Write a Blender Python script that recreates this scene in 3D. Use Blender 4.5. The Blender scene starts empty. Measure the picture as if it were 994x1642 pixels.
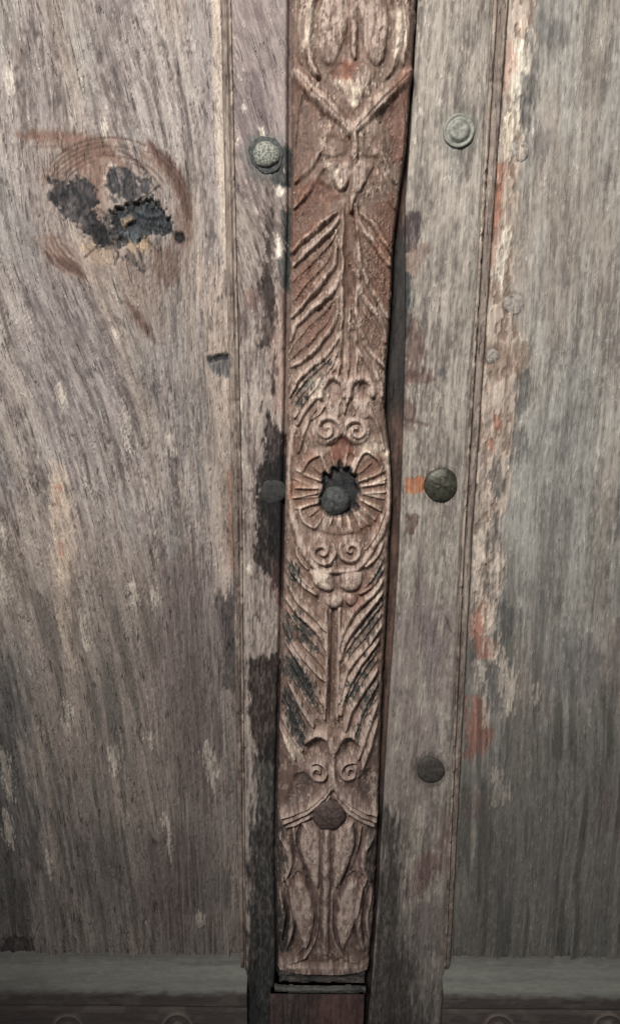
import bpy, math
import numpy as np
from mathutils import Matrix, Vector

# ------------------------------------------------------------------ camera
SC = bpy.context.scene
COL = SC.collection
F_PX, PITCH, ROLL = 1153.0, math.radians(12.1), math.radians(0.47)
D_AX, ZC = 464.0, 470.0                      # mm: distance along the axis, height of the aim point
_d = np.array([0, math.cos(PITCH), -math.sin(PITCH)])
_r0 = np.array([1.0, 0, 0]); _u0 = np.array([0, math.sin(PITCH), math.cos(PITCH)])
_r = math.cos(ROLL) * _r0 + math.sin(ROLL) * _u0
_u = -math.sin(ROLL) * _r0 + math.cos(ROLL) * _u0
CAM = np.array([0, 0, ZC]) - D_AX * _d
cd = bpy.data.cameras.new('camera'); cam = bpy.data.objects.new('camera', cd); COL.objects.link(cam)
M = Matrix.Identity(4)
for i in range(3):
    M[i][0] = _r[i]; M[i][1] = _u[i]; M[i][2] = -_d[i]; M[i][3] = CAM[i] / 1000
cam.matrix_world = M
cd.sensor_fit = 'VERTICAL'; cd.sensor_height = 36; cd.lens = F_PX / 1642 * 36
cd.clip_start = 0.01; cd.clip_end = 100
SC.camera = cam

# ------------------------------------------------------------------ light
w = bpy.data.worlds.new('World'); SC.world = w; w.use_nodes = True
bg = w.node_tree.nodes['Background']
bg.inputs[0].default_value = (0.93, 0.97, 1.0, 1); bg.inputs[1].default_value = 0.10
ld = bpy.data.lights.new('added_spot', 'SPOT'); lo = bpy.data.objects.new('added_spot', ld); COL.objects.link(lo)  # unseen spot added for soft daylight; its cone edge dims the lower door
ld.energy = 117; ld.color = (1.0, 0.98, 0.95); ld.shadow_soft_size = 0.16; ld.spot_size = math.radians(45); ld.spot_blend = 1.0
lo.location = (-0.30, -1.0, ZC / 1000 + 0.90)
lo.rotation_euler = (Vector((0.0, 0, ZC / 1000 + 0.19)) - lo.location).to_track_quat('-Z', 'Y').to_euler()
SC.view_settings.view_transform = 'Standard'; SC.view_settings.look = 'None'
SC.view_settings.exposure = 0.0; SC.view_settings.gamma = 1.0; SC.view_settings.use_curve_mapping = False

# ------------------------------------------------------------------ helpers
def at(px, py, h=0.0):
    """point of the picture -> (X, Z) in mm on the door plane lying h mm in front of the panel face"""
    ray = _d + (px - 497.0) / F_PX * _r + (821.0 - py) / F_PX * _u
    t = (-h - CAM[1]) / ray[1]
    p = CAM + t * ray
    return p[0], p[2]
def mmpp(py):                                 # mm per picture pixel across the door at that height
    return 0.402 * (0.868 + 0.304 * py / 1642) 
def ats(pts, h): return np.array([at(a, b, h) for a, b in pts])

_lat = {}
def vnoise(x, y, seed):
    if seed not in _lat: _lat[seed] = np.random.default_rng(seed).random((256, 256)).astype(np.float32)
    L = _lat[seed]
    xf = np.floor(x); yf = np.floor(y); fx = (x - xf).astype(np.float32); fy = (y - yf).astype(np.float32)
    xi = xf.astype(np.int32) & 255; yi = yf.astype(np.int32) & 255; x1 = (xi + 1) & 255; y1 = (yi + 1) & 255
    fx = fx * fx * fx * (fx * (fx * 6 - 15) + 10); fy = fy * fy * fy * (fy * (fy * 6 - 15) + 10)
    a = L[xi, yi]; b = L[x1, yi]; c = L[xi, y1]; d = L[x1, y1]
    return (a + (b - a) * fx) * (1 - fy) + (c + (d - c) * fx) * fy
def fbm(x, y, seed, octv=4, gain=0.5):
    s = 0; a = 1.0; t = 0
    for k in range(octv):
        s = s + a * vnoise(x * 2.03 ** k + 17.3 * k, y * 2.03 ** k + 9.1 * k, seed + k); t += a; a *= gain
    return s / t
def sm(a, b, x):
    t = np.clip((x - a) / (b - a), 0, 1); return t * t * (3 - 2 * t)
def catmull(pts, n=8):
    p = np.asarray(pts, float)
    if len(p) < 3: return p
    q = np.vstack([2 * p[0] - p[1], p, 2 * p[-1] - p[-2]]); out = []
    for i in range(1, len(q) - 2):
        t = np.linspace(0, 1, n, endpoint=False)[:, None]
        a, b, c, d = q[i - 1], q[i], q[i + 1], q[i + 2]
        out.append(0.5 * (2 * b + (c - a) * t + (2 * a - 5 * b + 4 * c - d) * t ** 2 + (3 * b - a - 3 * c + d) * t ** 3))
    return np.vstack(out + [p[-1:]])
def rgb(*c): return np.array(c, float) / 255

class Field:
    """a sheet of points on the door plane: X, Z (mm), relief H (mm), colour C, grain coordinates u, v"""
    def __init__(s, X, Z, h0):
        s.shape = X.shape; s.X = X.ravel().astype(np.float64); s.Z = Z.ravel().astype(np.float64); s.h0 = h0
        n = s.X.size; s.H = np.zeros(n); s.C = np.zeros((n, 3)); s.u = s.X.copy(); s.v = s.Z.copy(); s.lab = np.zeros(n, int)
        s.R = np.full(n, 0.85)
        s.jag = None
    def near(s, P, m):
        return np.nonzero((s.X > P[:, 0].min() - m) & (s.X < P[:, 0].max() + m) & (s.Z > P[:, 1].min() - m) & (s.Z < P[:, 1].max() + m))[0]
    def _seg(s, idx, P, closed=False):
        x = s.X[idx]; z = s.Z[idx]; d = np.full(len(idx), 1e9); tt = np.zeros(len(idx))
        Q = np.vstack([P, P[:1]]) if closed else P
        L = np.r_[0, np.cumsum(np.hypot(*np.diff(Q, axis=0).T))]
        for i in range(len(Q) - 1):
            a = Q[i]; e = Q[i + 1] - a; l2 = e @ e + 1e-12
            t = np.clip(((x - a[0]) * e[0] + (z - a[1]) * e[1]) / l2, 0, 1)
            dd = (x - a[0] - t * e[0]) ** 2 + (z - a[1] - t * e[1]) ** 2
            k = dd < d; d[k] = dd[k]; tt[k] = (L[i] + t[k] * (L[i + 1] - L[i])) / L[-1]
        return np.sqrt(d), tt
    def dist(s, pts, wpx, smooth=True):
        P = ats(pts, s.h0); P = catmull(P) if smooth else P
        k = mmpp(np.mean([p[1] for p in pts])); m = wpx * k + 6
        idx = s.near(P, m); d, t = s._seg(idx, P); return idx, d / k, t
    def sdf(s, pts, m=8, smooth=False):
        P = ats(pts, s.h0)
        if smooth: P = catmull(np.vstack([P, P[:1]]))[:-1]
        k = mmpp(np.mean([p[1] for p in pts])); idx = s.near(P, m * k + 4)
        d, _ = s._seg(idx, P, True); x = s.X[idx]; z = s.Z[idx]; ins = np.zeros(len(idx), bool)
        for a, b in zip(P, np.roll(P, -1, 0)):
            c = (a[1] > z) != (b[1] > z)
            ins ^= c & (x < (b[0] - a[0]) * (z - a[1]) / (b[1] - a[1] + 1e-12) + a[0])
        return idx, np.where(ins, d, -d) / k
    def noise(s, idx, su, sv, seed, o=3): return fbm(s.u[idx] / su, s.v[idx] / sv, seed, o)
    # ---- paint
    def paint(s, idx, col, k):                  # new colour, keeping part of the grain contrast below it
        col = np.asarray(col); lum = s.C[idx].mean(1); g = np.clip(lum / (lum.mean() + 1e-6), 0.55, 1.5)
        s.C[idx] += (col * (0.45 + 0.55 * g)[:, None] - s.C[idx]) * k[:, None]
    def blob(s, pts, col, alpha=1.0, soft=4, jag=10, su=2.2, sv=9, seed=50, smooth=True, dh=0.0, rough=None, inset=0.0, islands=0.0):
        idx, d = s.sdf(pts, m=soft + jag + 4, smooth=smooth); d = d - inset
        d = d + (s.noise(idx, su, sv, seed, 2) - 0.5) * 2 * jag + (s.noise(idx, su * 0.35, sv * 0.35, seed + 7, 2) - 0.5) * (0.9 * jag + 3)
        k = sm(-soft * 0.8, soft * 0.8, d) * alpha * (0.80 + 0.35 * sm(0.35, 0.6, s.noise(idx, 1.2, 4.0, seed + 3, 2)))
        if islands: k = k * (1 - islands * sm(0.54, 0.60, fbm(s.X[idx] / 2.6, s.Z[idx] / 2.6, seed + 11, 3)))
        k = np.clip(k, 0, 1); s.paint(idx, col, k); s.H[idx] += dh * k
        if rough is not None: s.R[idx] += (rough - s.R[idx]) * k
    def streak(s, pts, col, wpx, alpha=1.0, soft=3, jag=4, su=2, sv=9, seed=60, dh=0.0, taper=True):
        idx, d, t = s.dist(pts, wpx + soft + jag)
        ww = wpx * (np.sqrt(np.clip(np.sin(np.pi * np.clip(t, 0.02, 0.98)), 0, 1)) if taper else 1)
        d = ww - d + (s.noise(idx, su, sv, seed) - 0.5) * 2 * jag + (s.noise(idx, su * 0.35, sv * 0.35, seed + 7, 2) - 0.5) * (0.8 * jag + 1)
        k = sm(-soft, soft, d) * alpha
        s.paint(idx, col, k); s.H[idx] += dh * k
    def tint(s, k, col): s.C += (np.asarray(col) - s.C) * np.asarray(k)[:, None]
    # ---- carve
    def ridge(s, pts, wpx, h, lab=0, taper=0.35, smooth=True):
        if wpx > 5: wpx = wpx * 1.3
        h = h * 1.45
        idx, d, t = s.dist(pts, wpx, smooth)
        ww = wpx * (taper + (1 - taper) * np.sqrt(np.clip(np.sin(np.pi * np.clip(t, 0, 1)), 0, 1)))
        q = np.clip(d / ww, 0, 1); b = h * (np.cos(q * np.pi) * 0.5 + 0.5) ** 0.8
        s.K[idx] = np.maximum(s.K[idx], b); s.D[idx] = np.minimum(s.D[idx], d - 0.6 * ww)
        if lab: s.lab[idx[q < 0.85]] = lab
    def groove(s, pts, wpx, h, taper=0.3):
        idx, d, t = s.dist(pts, wpx)
        ww = wpx * (taper + (1 - taper) * np.sqrt(np.clip(np.sin(np.pi * np.clip(t, 0, 1)), 0, 1)))
        q = np.clip(d / ww, 0, 1); s.K[idx] -= h * (np.cos(q * np.pi) * 0.5 + 0.5)
    def dome(s, pts, rim, h, lab=0, hollow=0.0, smooth=True):
        idx, d = s.sdf(pts, 3, smooth)
        b = 1.3 * h * np.sqrt(np.clip(1 - (1 - np.clip(d / rim, 0, 1)) ** 2, 0, 1)) - hollow * sm(rim * 0.7, rim * 1.8, d)
        s.D[idx] = np.minimum(s.D[idx], -d)
        k = d > 0; s.K[idx[k]] = np.maximum(s.K[idx[k]], b[k]) if hollow == 0 else b[k]
        if lab: s.lab[idx[d > -0.3]] = lab
    def sink(s, pts, h, soft=4, smooth=True):
        idx, d = s.sdf(pts, soft + 2, smooth); s.K[idx] -= h * sm(-soft, soft, d)

def spiral(cx, cy, r, turns, sgn, a0, n=30):
    t = np.linspace(0, 1, n); a = a0 + sgn * t * turns * 2 * math.pi; rr = r * (1 - 0.86 * t)
    return [(cx + q * math.cos(b), cy + q * math.sin(b)) for q, b in zip(rr, a)]
def circle(cx, cy, rx, ry=None, n=20):
    ry = ry or rx
    return [(cx + rx * math.cos(a), cy + ry * math.sin(a)) for a in np.linspace(0, 2 * math.pi, n, endpoint=False)]

def sheet(xl, xr, z0, z1, dx, dz, h0, far=0, keep=230.0):
    # far = -1 / 1: past keep mm from that panel's inner edge (beyond the picture) the points are set wider apart
    nz = int((z1 - z0) / dz) + 1; z = np.linspace(z1, z0, nz)
    L = xl(z) if callable(xl) else np.full(nz, float(xl)); R = xr(z) if callable(xr) else np.full(nz, float(xr))
    nx = int(np.max(R - L) / dx) + 1; s = np.linspace(0, 1, nx)
    if far:
        Wd = np.max(R - L); q = np.r_[np.arange(0, keep, dx), np.arange(keep, Wd, 3.0), Wd] / Wd; s = q if far > 0 else (1 - q)[::-1]; nx = len(s)
    X = L[:, None] + (R - L)[:, None] * s[None]; Z = np.repeat(z[:, None], nx, 1)
    return Field(X, Z, h0)
def edge(pts, h):                              # an edge line through picture points -> x as a function of z
    P = ats(pts, h); o = np.argsort(P[:, 1]); zz, xx = P[o, 1], P[o, 0]
    def f(z):
        x = np.interp(z, zz, xx)
        lo_s = (xx[1] - xx[0]) / (zz[1] - zz[0]); hi_s = (xx[-1] - xx[-2]) / (zz[-1] - zz[-2])
        return np.where(z < zz[0], xx[0] + (z - zz[0]) * lo_s, np.where(z > zz[-1], xx[-1] + (z - zz[-1]) * hi_s, x))
    return f

def lin(c): c = np.clip(c, 0, 1); return np.where(c <= 0.04045, c / 12.92, ((c + 0.055) / 1.055) ** 2.4)
def make_mesh(name, co, faces4, col, grain, rough, nrm, mat, parent, ngons=()):
    me = bpy.data.meshes.new(name); nv = len(co); nf = len(faces4); ng = sum(len(g) for g in ngons)
    me.vertices.add(nv); me.vertices.foreach_set('co', (co / 1000).astype(np.float32).ravel())
    loops = faces4.ravel(); sizes = np.full(nf, 4); 
    if ngons:
        loops = np.r_[loops, np.concatenate([np.asarray(g) for g in ngons])]; sizes = np.r_[sizes, [len(g) for g in ngons]]
    me.loops.add(len(loops)); me.loops.foreach_set('vertex_index', loops.astype(np.int32))
    me.polygons.add(len(sizes)); st = np.r_[0, np.cumsum(sizes)[:-1]]
    me.polygons.foreach_set('loop_start', st.astype(np.int32)); me.polygons.foreach_set('loop_total', sizes.astype(np.int32))
    me.update(calc_edges=True)
    a = me.attributes.new('wood_colour', 'FLOAT_COLOR', 'POINT')
    a.data.foreach_set('color', np.c_[lin(col), np.ones(nv)].astype(np.float32).ravel())
    a = me.attributes.new('grain', 'FLOAT_VECTOR', 'POINT'); a.data.foreach_set('vector', grain.astype(np.float32).ravel())
    a = me.attributes.new('rough', 'FLOAT', 'POINT'); a.data.foreach_set('value', rough.astype(np.float32))
    me.materials.append(mat)
    if nrm is not None:
        me.polygons.foreach_set('use_smooth', np.ones(len(sizes), bool)); me.normals_split_custom_set_from_vertices(nrm.astype(np.float32))
    o = bpy.data.objects.new(name, me); COL.objects.link(o); o.parent = parent
    return o

def build(f, name, mat, parent, back=-18.0, labels=None):
    """turn a sheet into a solid board; labels: id -> (name, parent key) splits carved motifs off as parts of their own"""
    nz, nx = f.shape; n = nz * nx
    co = np.c_[f.X, -f.H, f.Z]; G = np.c_[f.u, f.v, f.H]
    g = co.reshape(nz, nx, 3); tx = np.gradient(g, axis=1); tz = np.gradient(g, axis=0)
    nr = np.cross(tx, tz); nr = nr.reshape(-1, 3); nr *= np.sign(-nr[:, 1:2] + 1e-9); nr /= np.linalg.norm(nr, axis=1)[:, None] + 1e-12
    ii = np.arange(n).reshape(nz, nx)
    q = np.stack([ii[1:, :-1], ii[1:, 1:], ii[:-1, 1:], ii[:-1, :-1]], -1).reshape(-1, 4)
    fl = f.lab.reshape(nz, nx); qlab = fl[:-1, :-1].ravel() if labels else np.zeros(len(q), int)
    def sub(keep_q, nm, par):
        u, inv = np.unique(keep_q, return_inverse=True); inv = inv.reshape(-1, 4)
        return make_mesh(nm, co[u], inv, f.C[u], G[u], f.R[u], nr[u], mat, par)
    # the board itself with its sides and back
    q0 = q[qlab == 0]
    used, inv = np.unique(q0, return_inverse=True); inv = inv.reshape(-1, 4); base = len(used)
    rim = [ii[:, 0], ii[:, -1], ii[0], ii[-1]]; dirs = [(-1, 0, 0), (1, 0, 0), (0, 0, 1), (0, 0, -1)]
    cos, cols, gs, ns, rs, fs = [co[used]], [f.C[used]], [G[used]], [nr[used]], [f.R[used]], [inv]
    for r, dv in zip(rim, dirs):
        m = len(r); a = base + np.arange(m); b = a + m; base += 2 * m
        bk = co[r].copy(); bk[:, 1] = -back
        cos += [co[r], bk]; cols += [f.C[r], f.C[r]]; rs += [f.R[r], f.R[r]]
        g1 = G[r].copy(); g2 = G[r].copy(); g2[:, 0] += 12; gs += [g1, g2]; ns += [np.tile(dv, (m, 1))] * 2
        fq = np.stack([a[:-1], a[1:], b[1:], b[:-1]], -1)
        if dv in ((1, 0, 0), (0, 0, -1)): pass
        else: fq = fq[:, ::-1]
        fs.append(fq)
    l = ii[:, 0]; r = ii[:, -1]; m = len(l); a = base + np.arange(m); b = a + m
    for e in (l, r):
        bk = co[e].copy(); bk[:, 1] = -back; cos.append(bk); cols.append(f.C[e]); gs.append(G[e]); rs.append(f.R[e]); ns.append(np.tile((0, 1, 0), (m, 1)))
    fs.append(np.stack([a[:-1], a[1:], b[1:], b[:-1]], -1))
    ob = make_mesh(name, np.vstack(cos), np.vstack(fs), np.vstack(cols), np.vstack(gs), np.concatenate(rs), np.vstack(ns).astype(float), mat, parent)
    made = {0: ob}
    if labels:
        for lb, (nm, pk) in labels.items():
            k = qlab == lb
            if k.sum() < 12: continue
            made[lb] = sub(q[k], nm, made[pk] if pk is not None and pk in made else parent)
    return made

# ------------------------------------------------------------------ materials
def wood_material(name, su, sv, bump, cvar, spec=0.25, crack=1.0, flake=1.0):
    m = bpy.data.materials.new(name); m.use_nodes = True; nt = m.node_tree; N = nt.nodes; Lk = nt.links
    b = N['Principled BSDF']; b.inputs['Specular IOR Level'].default_value = spec
    at_ = N.new('ShaderNodeAttribute'); at_.attribute_name = 'wood_colour'
    ar = N.new('ShaderNodeAttribute'); ar.attribute_name = 'rough'
    ag = N.new('ShaderNodeAttribute'); ag.attribute_name = 'grain'
    def noise(sx, sy, det, rough=0.6):
        mp = N.new('ShaderNodeMapping'); mp.inputs['Scale'].default_value = (1 / sx, 1 / sy, 0.4)
        n = N.new('ShaderNodeTexNoise'); n.inputs['Scale'].default_value = 1; n.inputs['Detail'].default_value = det; n.inputs['Roughness'].default_value = rough
        Lk.new(ag.outputs['Vector'], mp.inputs['Vector']); Lk.new(mp.outputs[0], n.inputs['Vector']); return n
    n1 = noise(su, sv, 5, 0.65); n2 = noise(su * 0.5, sv * 0.3, 3, 0.6)
    r1 = N.new('ShaderNodeMapRange'); r1.inputs[1].default_value = 0.3; r1.inputs[2].default_value = 0.7
    r1.inputs[3].default_value = 1 - cvar; r1.inputs[4].default_value = 1 + cvar; Lk.new(n1.outputs['Fac'], r1.inputs[0])
    r2 = N.new('ShaderNodeMapRange'); r2.inputs[1].default_value = 0.3; r2.inputs[2].default_value = 0.7
    r2.inputs[3].default_value = 1 - cvar * 0.7; r2.inputs[4].default_value = 1 + cvar * 0.7; Lk.new(n2.outputs['Fac'], r2.inputs[0])
    mu = N.new('ShaderNodeMath'); mu.operation = 'MULTIPLY'; Lk.new(r1.outputs[0], mu.inputs[0]); Lk.new(r2.outputs[0], mu.inputs[1])
    cn = noise(su * 2.6, sv * 4.5, 1.5, 0.5); cm = noise(su * 5, sv * 1.8, 2, 0.5)
    def math_(op, a, b_):
        q = N.new('ShaderNodeMath'); q.operation = op
        for k, x in enumerate((a, b_)):
            if isinstance(x, (int, float)): q.inputs[k].default_value = x
            elif x is not None: Lk.new(x, q.inputs[k])
        return q.outputs[0]
    def mrange(x, a, b_, c, d):
        q = N.new('ShaderNodeMapRange'); q.interpolation_type = 'SMOOTHSTEP'
        for k, y in enumerate((a, b_, c, d)): q.inputs[k + 1].default_value = y
        Lk.new(x, q.inputs[0]); return q.outputs[0]
    line = mrange(math_('ABSOLUTE', math_('SUBTRACT', cn.outputs['Fac'], 0.5), None), 0.0, 0.022, 1, 0)
    ck = math_('MULTIPLY', line, mrange(cm.outputs['Fac'], 0.50, 0.60, 0, crack))
    fn = noise(su * 2.1, sv * 0.6, 4, 0.64); fm = noise(su * 9, sv * 3.0, 2, 0.5)
    fl = math_('MULTIPLY', mrange(fn.outputs['Fac'], 0.54, 0.60, 0, 1), mrange(fm.outputs['Fac'], 0.40, 0.60, 0.15, 1))
    mu0 = math_('MULTIPLY', mu.outputs[0], math_('ADD', 1.0 - 0.10 * flake, math_('MULTIPLY', fl, 0.34 * flake)))
    mul = math_('MULTIPLY', mu0, math_('SUBTRACT', 1.0, math_('MULTIPLY', ck, 0.6)))
    vm = N.new('ShaderNodeVectorMath'); vm.operation = 'SCALE'; Lk.new(at_.outputs['Color'], vm.inputs[0]); Lk.new(mul, vm.inputs['Scale'])
    Lk.new(vm.outputs[0], b.inputs['Base Color']); Lk.new(ar.outputs['Fac'], b.inputs['Roughness'])
    ad = N.new('ShaderNodeMath'); ad.operation = 'ADD'; Lk.new(n1.outputs['Fac'], ad.inputs[0]); Lk.new(n2.outputs['Fac'], ad.inputs[1])
    bp = N.new('ShaderNodeBump'); bp.inputs['Strength'].default_value = 0.9; bp.inputs['Distance'].default_value = bump / 1000
    Lk.new(math_('ADD', math_('SUBTRACT', ad.outputs[0], math_('MULTIPLY', ck, 1.5)), math_('MULTIPLY', fl, 0.9 * flake)), bp.inputs['Height']); Lk.new(bp.outputs[0], b.inputs['Normal'])
    return m
WOOD = wood_material('weathered_board_wood', 0.9, 9.0, 0.44, 0.27)
WOOD_B = wood_material('smoother_board_wood', 0.9, 15.0, 0.30, 0.20, crack=0.5)
STILE_B = wood_material('smoother_stile_wood', 0.9, 11.0, 0.30, 0.21, crack=0.45)
STILE = wood_material('weathered_stile_wood', 0.9, 9.0, 0.34, 0.25)
DUST = wood_material('dusty_rail_wood', 1.2, 12.0, 0.14, 0.11, crack=0.0, flake=0.2)
CARVE = wood_material('carved_wood', 0.9, 2.2, 0.30, 0.20, 0.4, 0.0, 0.5)

def metal_material(name, c1, c2, scale, metallic, rough, bump=0.15, thr=(0.4, 0.6)):
    m = bpy.data.materials.new(name); m.use_nodes = True; nt = m.node_tree; N = nt.nodes; Lk = nt.links
    b = N['Principled BSDF']; b.inputs['Metallic'].default_value = metallic
    tc = N.new('ShaderNodeTexCoord'); n = N.new('ShaderNodeTexNoise'); n.inputs['Scale'].default_value = scale * 1.4; n.inputs['Detail'].default_value = 7; n.inputs['Roughness'].default_value = 0.65
    Lk.new(tc.outputs['Object'], n.inputs['Vector'])
    cr = N.new('ShaderNodeValToRGB'); cr.color_ramp.elements[0].position = thr[0]; cr.color_ramp.elements[1].position = thr[1]
    cr.color_ramp.elements[0].color = (*lin(rgb(*c1)), 1); cr.color_ramp.elements[1].color = (*lin(rgb(*c2)), 1)
    Lk.new(n.outputs['Fac'], cr.inputs[0]); Lk.new(cr.outputs[0], b.inputs['Base Color'])
    mr = N.new('ShaderNodeMapRange'); mr.inputs[3].default_value = rough - 0.12; mr.inputs[4].default_value = rough + 0.15; Lk.new(n.outputs['Fac'], mr.inputs[0]); Lk.new(mr.outputs[0], b.inputs['Roughness'])
    bp = N.new('ShaderNodeBump'); bp.inputs['Strength'].default_value = 0.9; bp.inputs['Distance'].default_value = bump * 2.2 / 1000
    Lk.new(n.outputs['Fac'], bp.inputs['Height']); Lk.new(bp.outputs[0], b.inputs['Normal'])
    return m
VERDIGRIS = metal_material('verdigris_crusted_nail', (80, 84, 80), (158, 157, 144), 640, 0.0, 0.6, 0.5, (0.42, 0.55))
ZINC = metal_material('dull_zinc_nail', (110, 110, 101), (140, 139, 130), 260, 0.2, 0.55, 0.2)
OLIVE = metal_material('olive_dark_iron', (50, 50, 42), (84, 82, 68), 240, 0.3, 0.42, 0.25)
IRON = metal_material('black_green_iron', (40, 43, 43), (80, 82, 78), 300, 0.1, 0.7, 0.4)
DARKIRON = metal_material('dull_dark_iron', (50, 46, 43), (72, 66, 61), 300, 0.0, 0.7, 0.3)
BLACKIRON = metal_material('blackened_iron', (34, 34, 33), (54, 53, 50), 300, 0.0, 0.75, 0.3)
BROWNIRON = metal_material('brown_rusted_iron', (64, 50, 46), (98, 82, 76), 300, 0.1, 0.7, 0.3)
GREYNAIL = metal_material('grey_weathered_nail', (122, 114, 108), (164, 155, 146), 500, 0.1, 0.7, 0.3)

# ------------------------------------------------------------------ palettes and wood ageing
def aged(f, seed, light, mid, dark, fine=1.0, crack=1.0, fleck=1.0, cu=1.0):
    u, v = f.u, f.v
    broad = fbm(u / 16, v / 110, seed, 3); st = fbm(u / 3.4, v / 42, seed + 10, 4); fi = fbm(u / 1.15, v / 16, seed + 20, 3)
    pat = fbm(u / 10, v / 26, seed + 70, 4)
    sp = fbm(u / 1.5, v / 4.2, seed + 80, 3)
    lf = fbm(u / 1.7, v / 75, seed + 84, 3)
    t = np.clip(0.5 + 0.45 * (broad - 0.5) + 0.9 * (st - 0.5) + 0.7 * fine * (fi - 0.5) + 0.9 * (pat - 0.5) + 1.0 * (sp - 0.5) + 0.9 * (lf - 0.5), 0, 1)
    C = np.where(t[:, None] < 0.5, dark + (mid - dark) * (t * 2)[:, None], mid + (light - mid) * (t * 2 - 1)[:, None])
    f.C[:] = C
    f.H += 0.55 * (st - 0.5) + 0.40 * fine * (fi - 0.5) + 0.25 * (sp - 0.5) + 0.5 * (lf - 0.5)
    # checks: thin dark splits that run with the grain and stop and start
    cn = vnoise(u / (2.3 * cu) + 3 * (fbm(u / 9, v / 30, seed + 31, 2) - 0.5), v / 46, seed + 30); ln = fbm(u / 4, v / 13, seed + 33, 2)
    ck = sm(0.045, 0.0, np.abs(cn - 0.5)) * sm(0.50, 0.60, ln) * crack
    cn2 = vnoise(u / (1.1 * cu), v / 17, seed + 34); ck2 = sm(0.05, 0.0, np.abs(cn2 - 0.5)) * sm(0.52, 0.62, fbm(u / 3, v / 9, seed + 35, 2)) * crack
    ck = np.maximum(ck, 0.75 * ck2)
    f.H -= 0.75 * ck; f.tint(0.62 * ck, dark * 0.62)
    # lifted pale fibres
    fl = sm(0.66, 0.74, fbm(u / 1.0, v / 5.5, seed + 40, 2)) * sm(0.45, 0.62, fbm(u / 11, v / 30, seed + 42, 3)) * fleck
    f.tint(0.55 * fl, np.minimum(light * 1.14, 1)); f.H += 0.22 * fl
    f.R[:] = 0.82 + 0.1 * (fi - 0.5)

def leaf_root(name, label, loc):
    e = bpy.data.objects.new(name, None); COL.objects.link(e); e.empty_display_size = 0.05
    e.location = (0, 0, 0); e['label'] = label; e['category'] = 'door'; e['group'] = 'leaves of the old wooden door'
    return e
LEFT = leaf_root('door_leaf', 'left leaf of old grey wooden door, wide panel with charred knot', (0, 0, 0))
RIGHT = leaf_root('door_leaf', 'right leaf of old grey wooden door, pale flaking strip along its moulding', (0, 0, 0))
Z0, Z1 = 40.0, 812.0

# edges of the pieces (picture points along each line, read off the photograph)
L_PANEL = edge([(354, 0), (372, 800), (386, 1560)], 0)
L_STRIP = edge([(370, 0), (388, 800), (394, 1560)], 3)
R_PANEL = edge([(814, 0), (783, 440), (756, 850), (719, 1560)], 0)
R_STRIP = edge([(792, 0), (766, 440), (742, 850), (712, 1560)], 6)
POST_L = [(468, 0), (467, 150), (467, 330), (464, 450), (462, 600), (458, 780), (453, 1000), (447, 1200), (444, 1330), (445, 1440), (447, 1530), (446, 1553)]
POST_R = [(668, 0), (662, 110), (652, 230), (640, 310), (630, 400), (626, 500), (620, 580), (617, 660), (624, 720), (627, 800), (622, 930), (613, 1100), (608, 1250), (604, 1350), (598, 1480), (590, 1553)]
R_STILE = edge([(670, 0), (660, 200), (651, 320), (652, 520), (647, 700), (640, 900), (626, 1100), (617, 1250), (606, 1450), (598, 1560), (590, 1642)], 7)

# ------------------------------------------------------------------ left panel
LT, MD, DK = rgb(180, 169, 161), rgb(153, 141, 135), rgb(106, 96, 92)
f = sheet(-430, lambda z: L_PANEL(z) + 2.5, Z0, Z1, 0.74, 0.86, 0, far=-1, keep=205)
pyz = np.array([at(200, y, 0)[1] for y in range(-200, 1800, 50)]); pys = np.arange(-200, 1800, 50)
slope = np.interp(pys, [-200, 0, 300, 600, 900, 1200, 1600], [0.12, 0.14, 0.17, 0.22, 0.17, 0.09, 0.03])
cum = np.r_[0, np.cumsum(slope[:-1] * -np.diff(pyz))]
Gs = np.interp(f.Z, pyz[::-1], cum[::-1])
wx = sm(-54, -108, f.X)
f.u = f.X - (0.25 + 0.75 * wx) * Gs + 5 * (fbm(f.X / 50, f.Z / 120, 3, 2) - 0.5)
kx, kz = at(185, 340, 0); dx, dz = f.X - kx, f.Z - kz; r2 = (dx / 52) ** 2 + (dz / 62) ** 2
uk = np.interp(0, [0], [0]); f.u = f.u - 0.45 * np.exp(-r2) * (dx + 0.25 * dz)
f.v = f.Z + 0.25 * f.X
aged(f, 100, LT, MD, DK, crack=1.0)
B = fbm(f.u / 30, f.v / 130, 300, 3)
f.tint(0.30 * sm(0.5, 0.7, B), rgb(142, 133, 132)); f.tint(0.30 * sm(0.5, 0.34, B), rgb(166, 149, 132))
bl = fbm(f.u / 18, f.v / 60, 320, 3); f.tint(0.25 * sm(0.55, 0.7, bl), rgb(134, 134, 131))
py = np.interp(f.Z, pyz[::-1], pys[::-1])
# bare streaky lower part: purple-brown wood with thin pale fibres
low = sm(820, 1150, py + 260 * (fbm(f.u / 9, f.v / 60, 330, 3) - 0.5))
f.tint(0.55 * low, rgb(119, 108, 102))
ps = sm(0.57, 0.68, fbm(f.u / 1.7, f.v / 60, 335, 3)) * low; f.tint(0.6 * ps, rgb(168, 154, 142)); f.H += 0.25 * ps
ds = sm(0.56, 0.70, fbm(f.u / 4.0, f.v / 60, 338, 3)) * low; f.tint(0.55 * ds, rgb(84, 79, 74))
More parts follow.
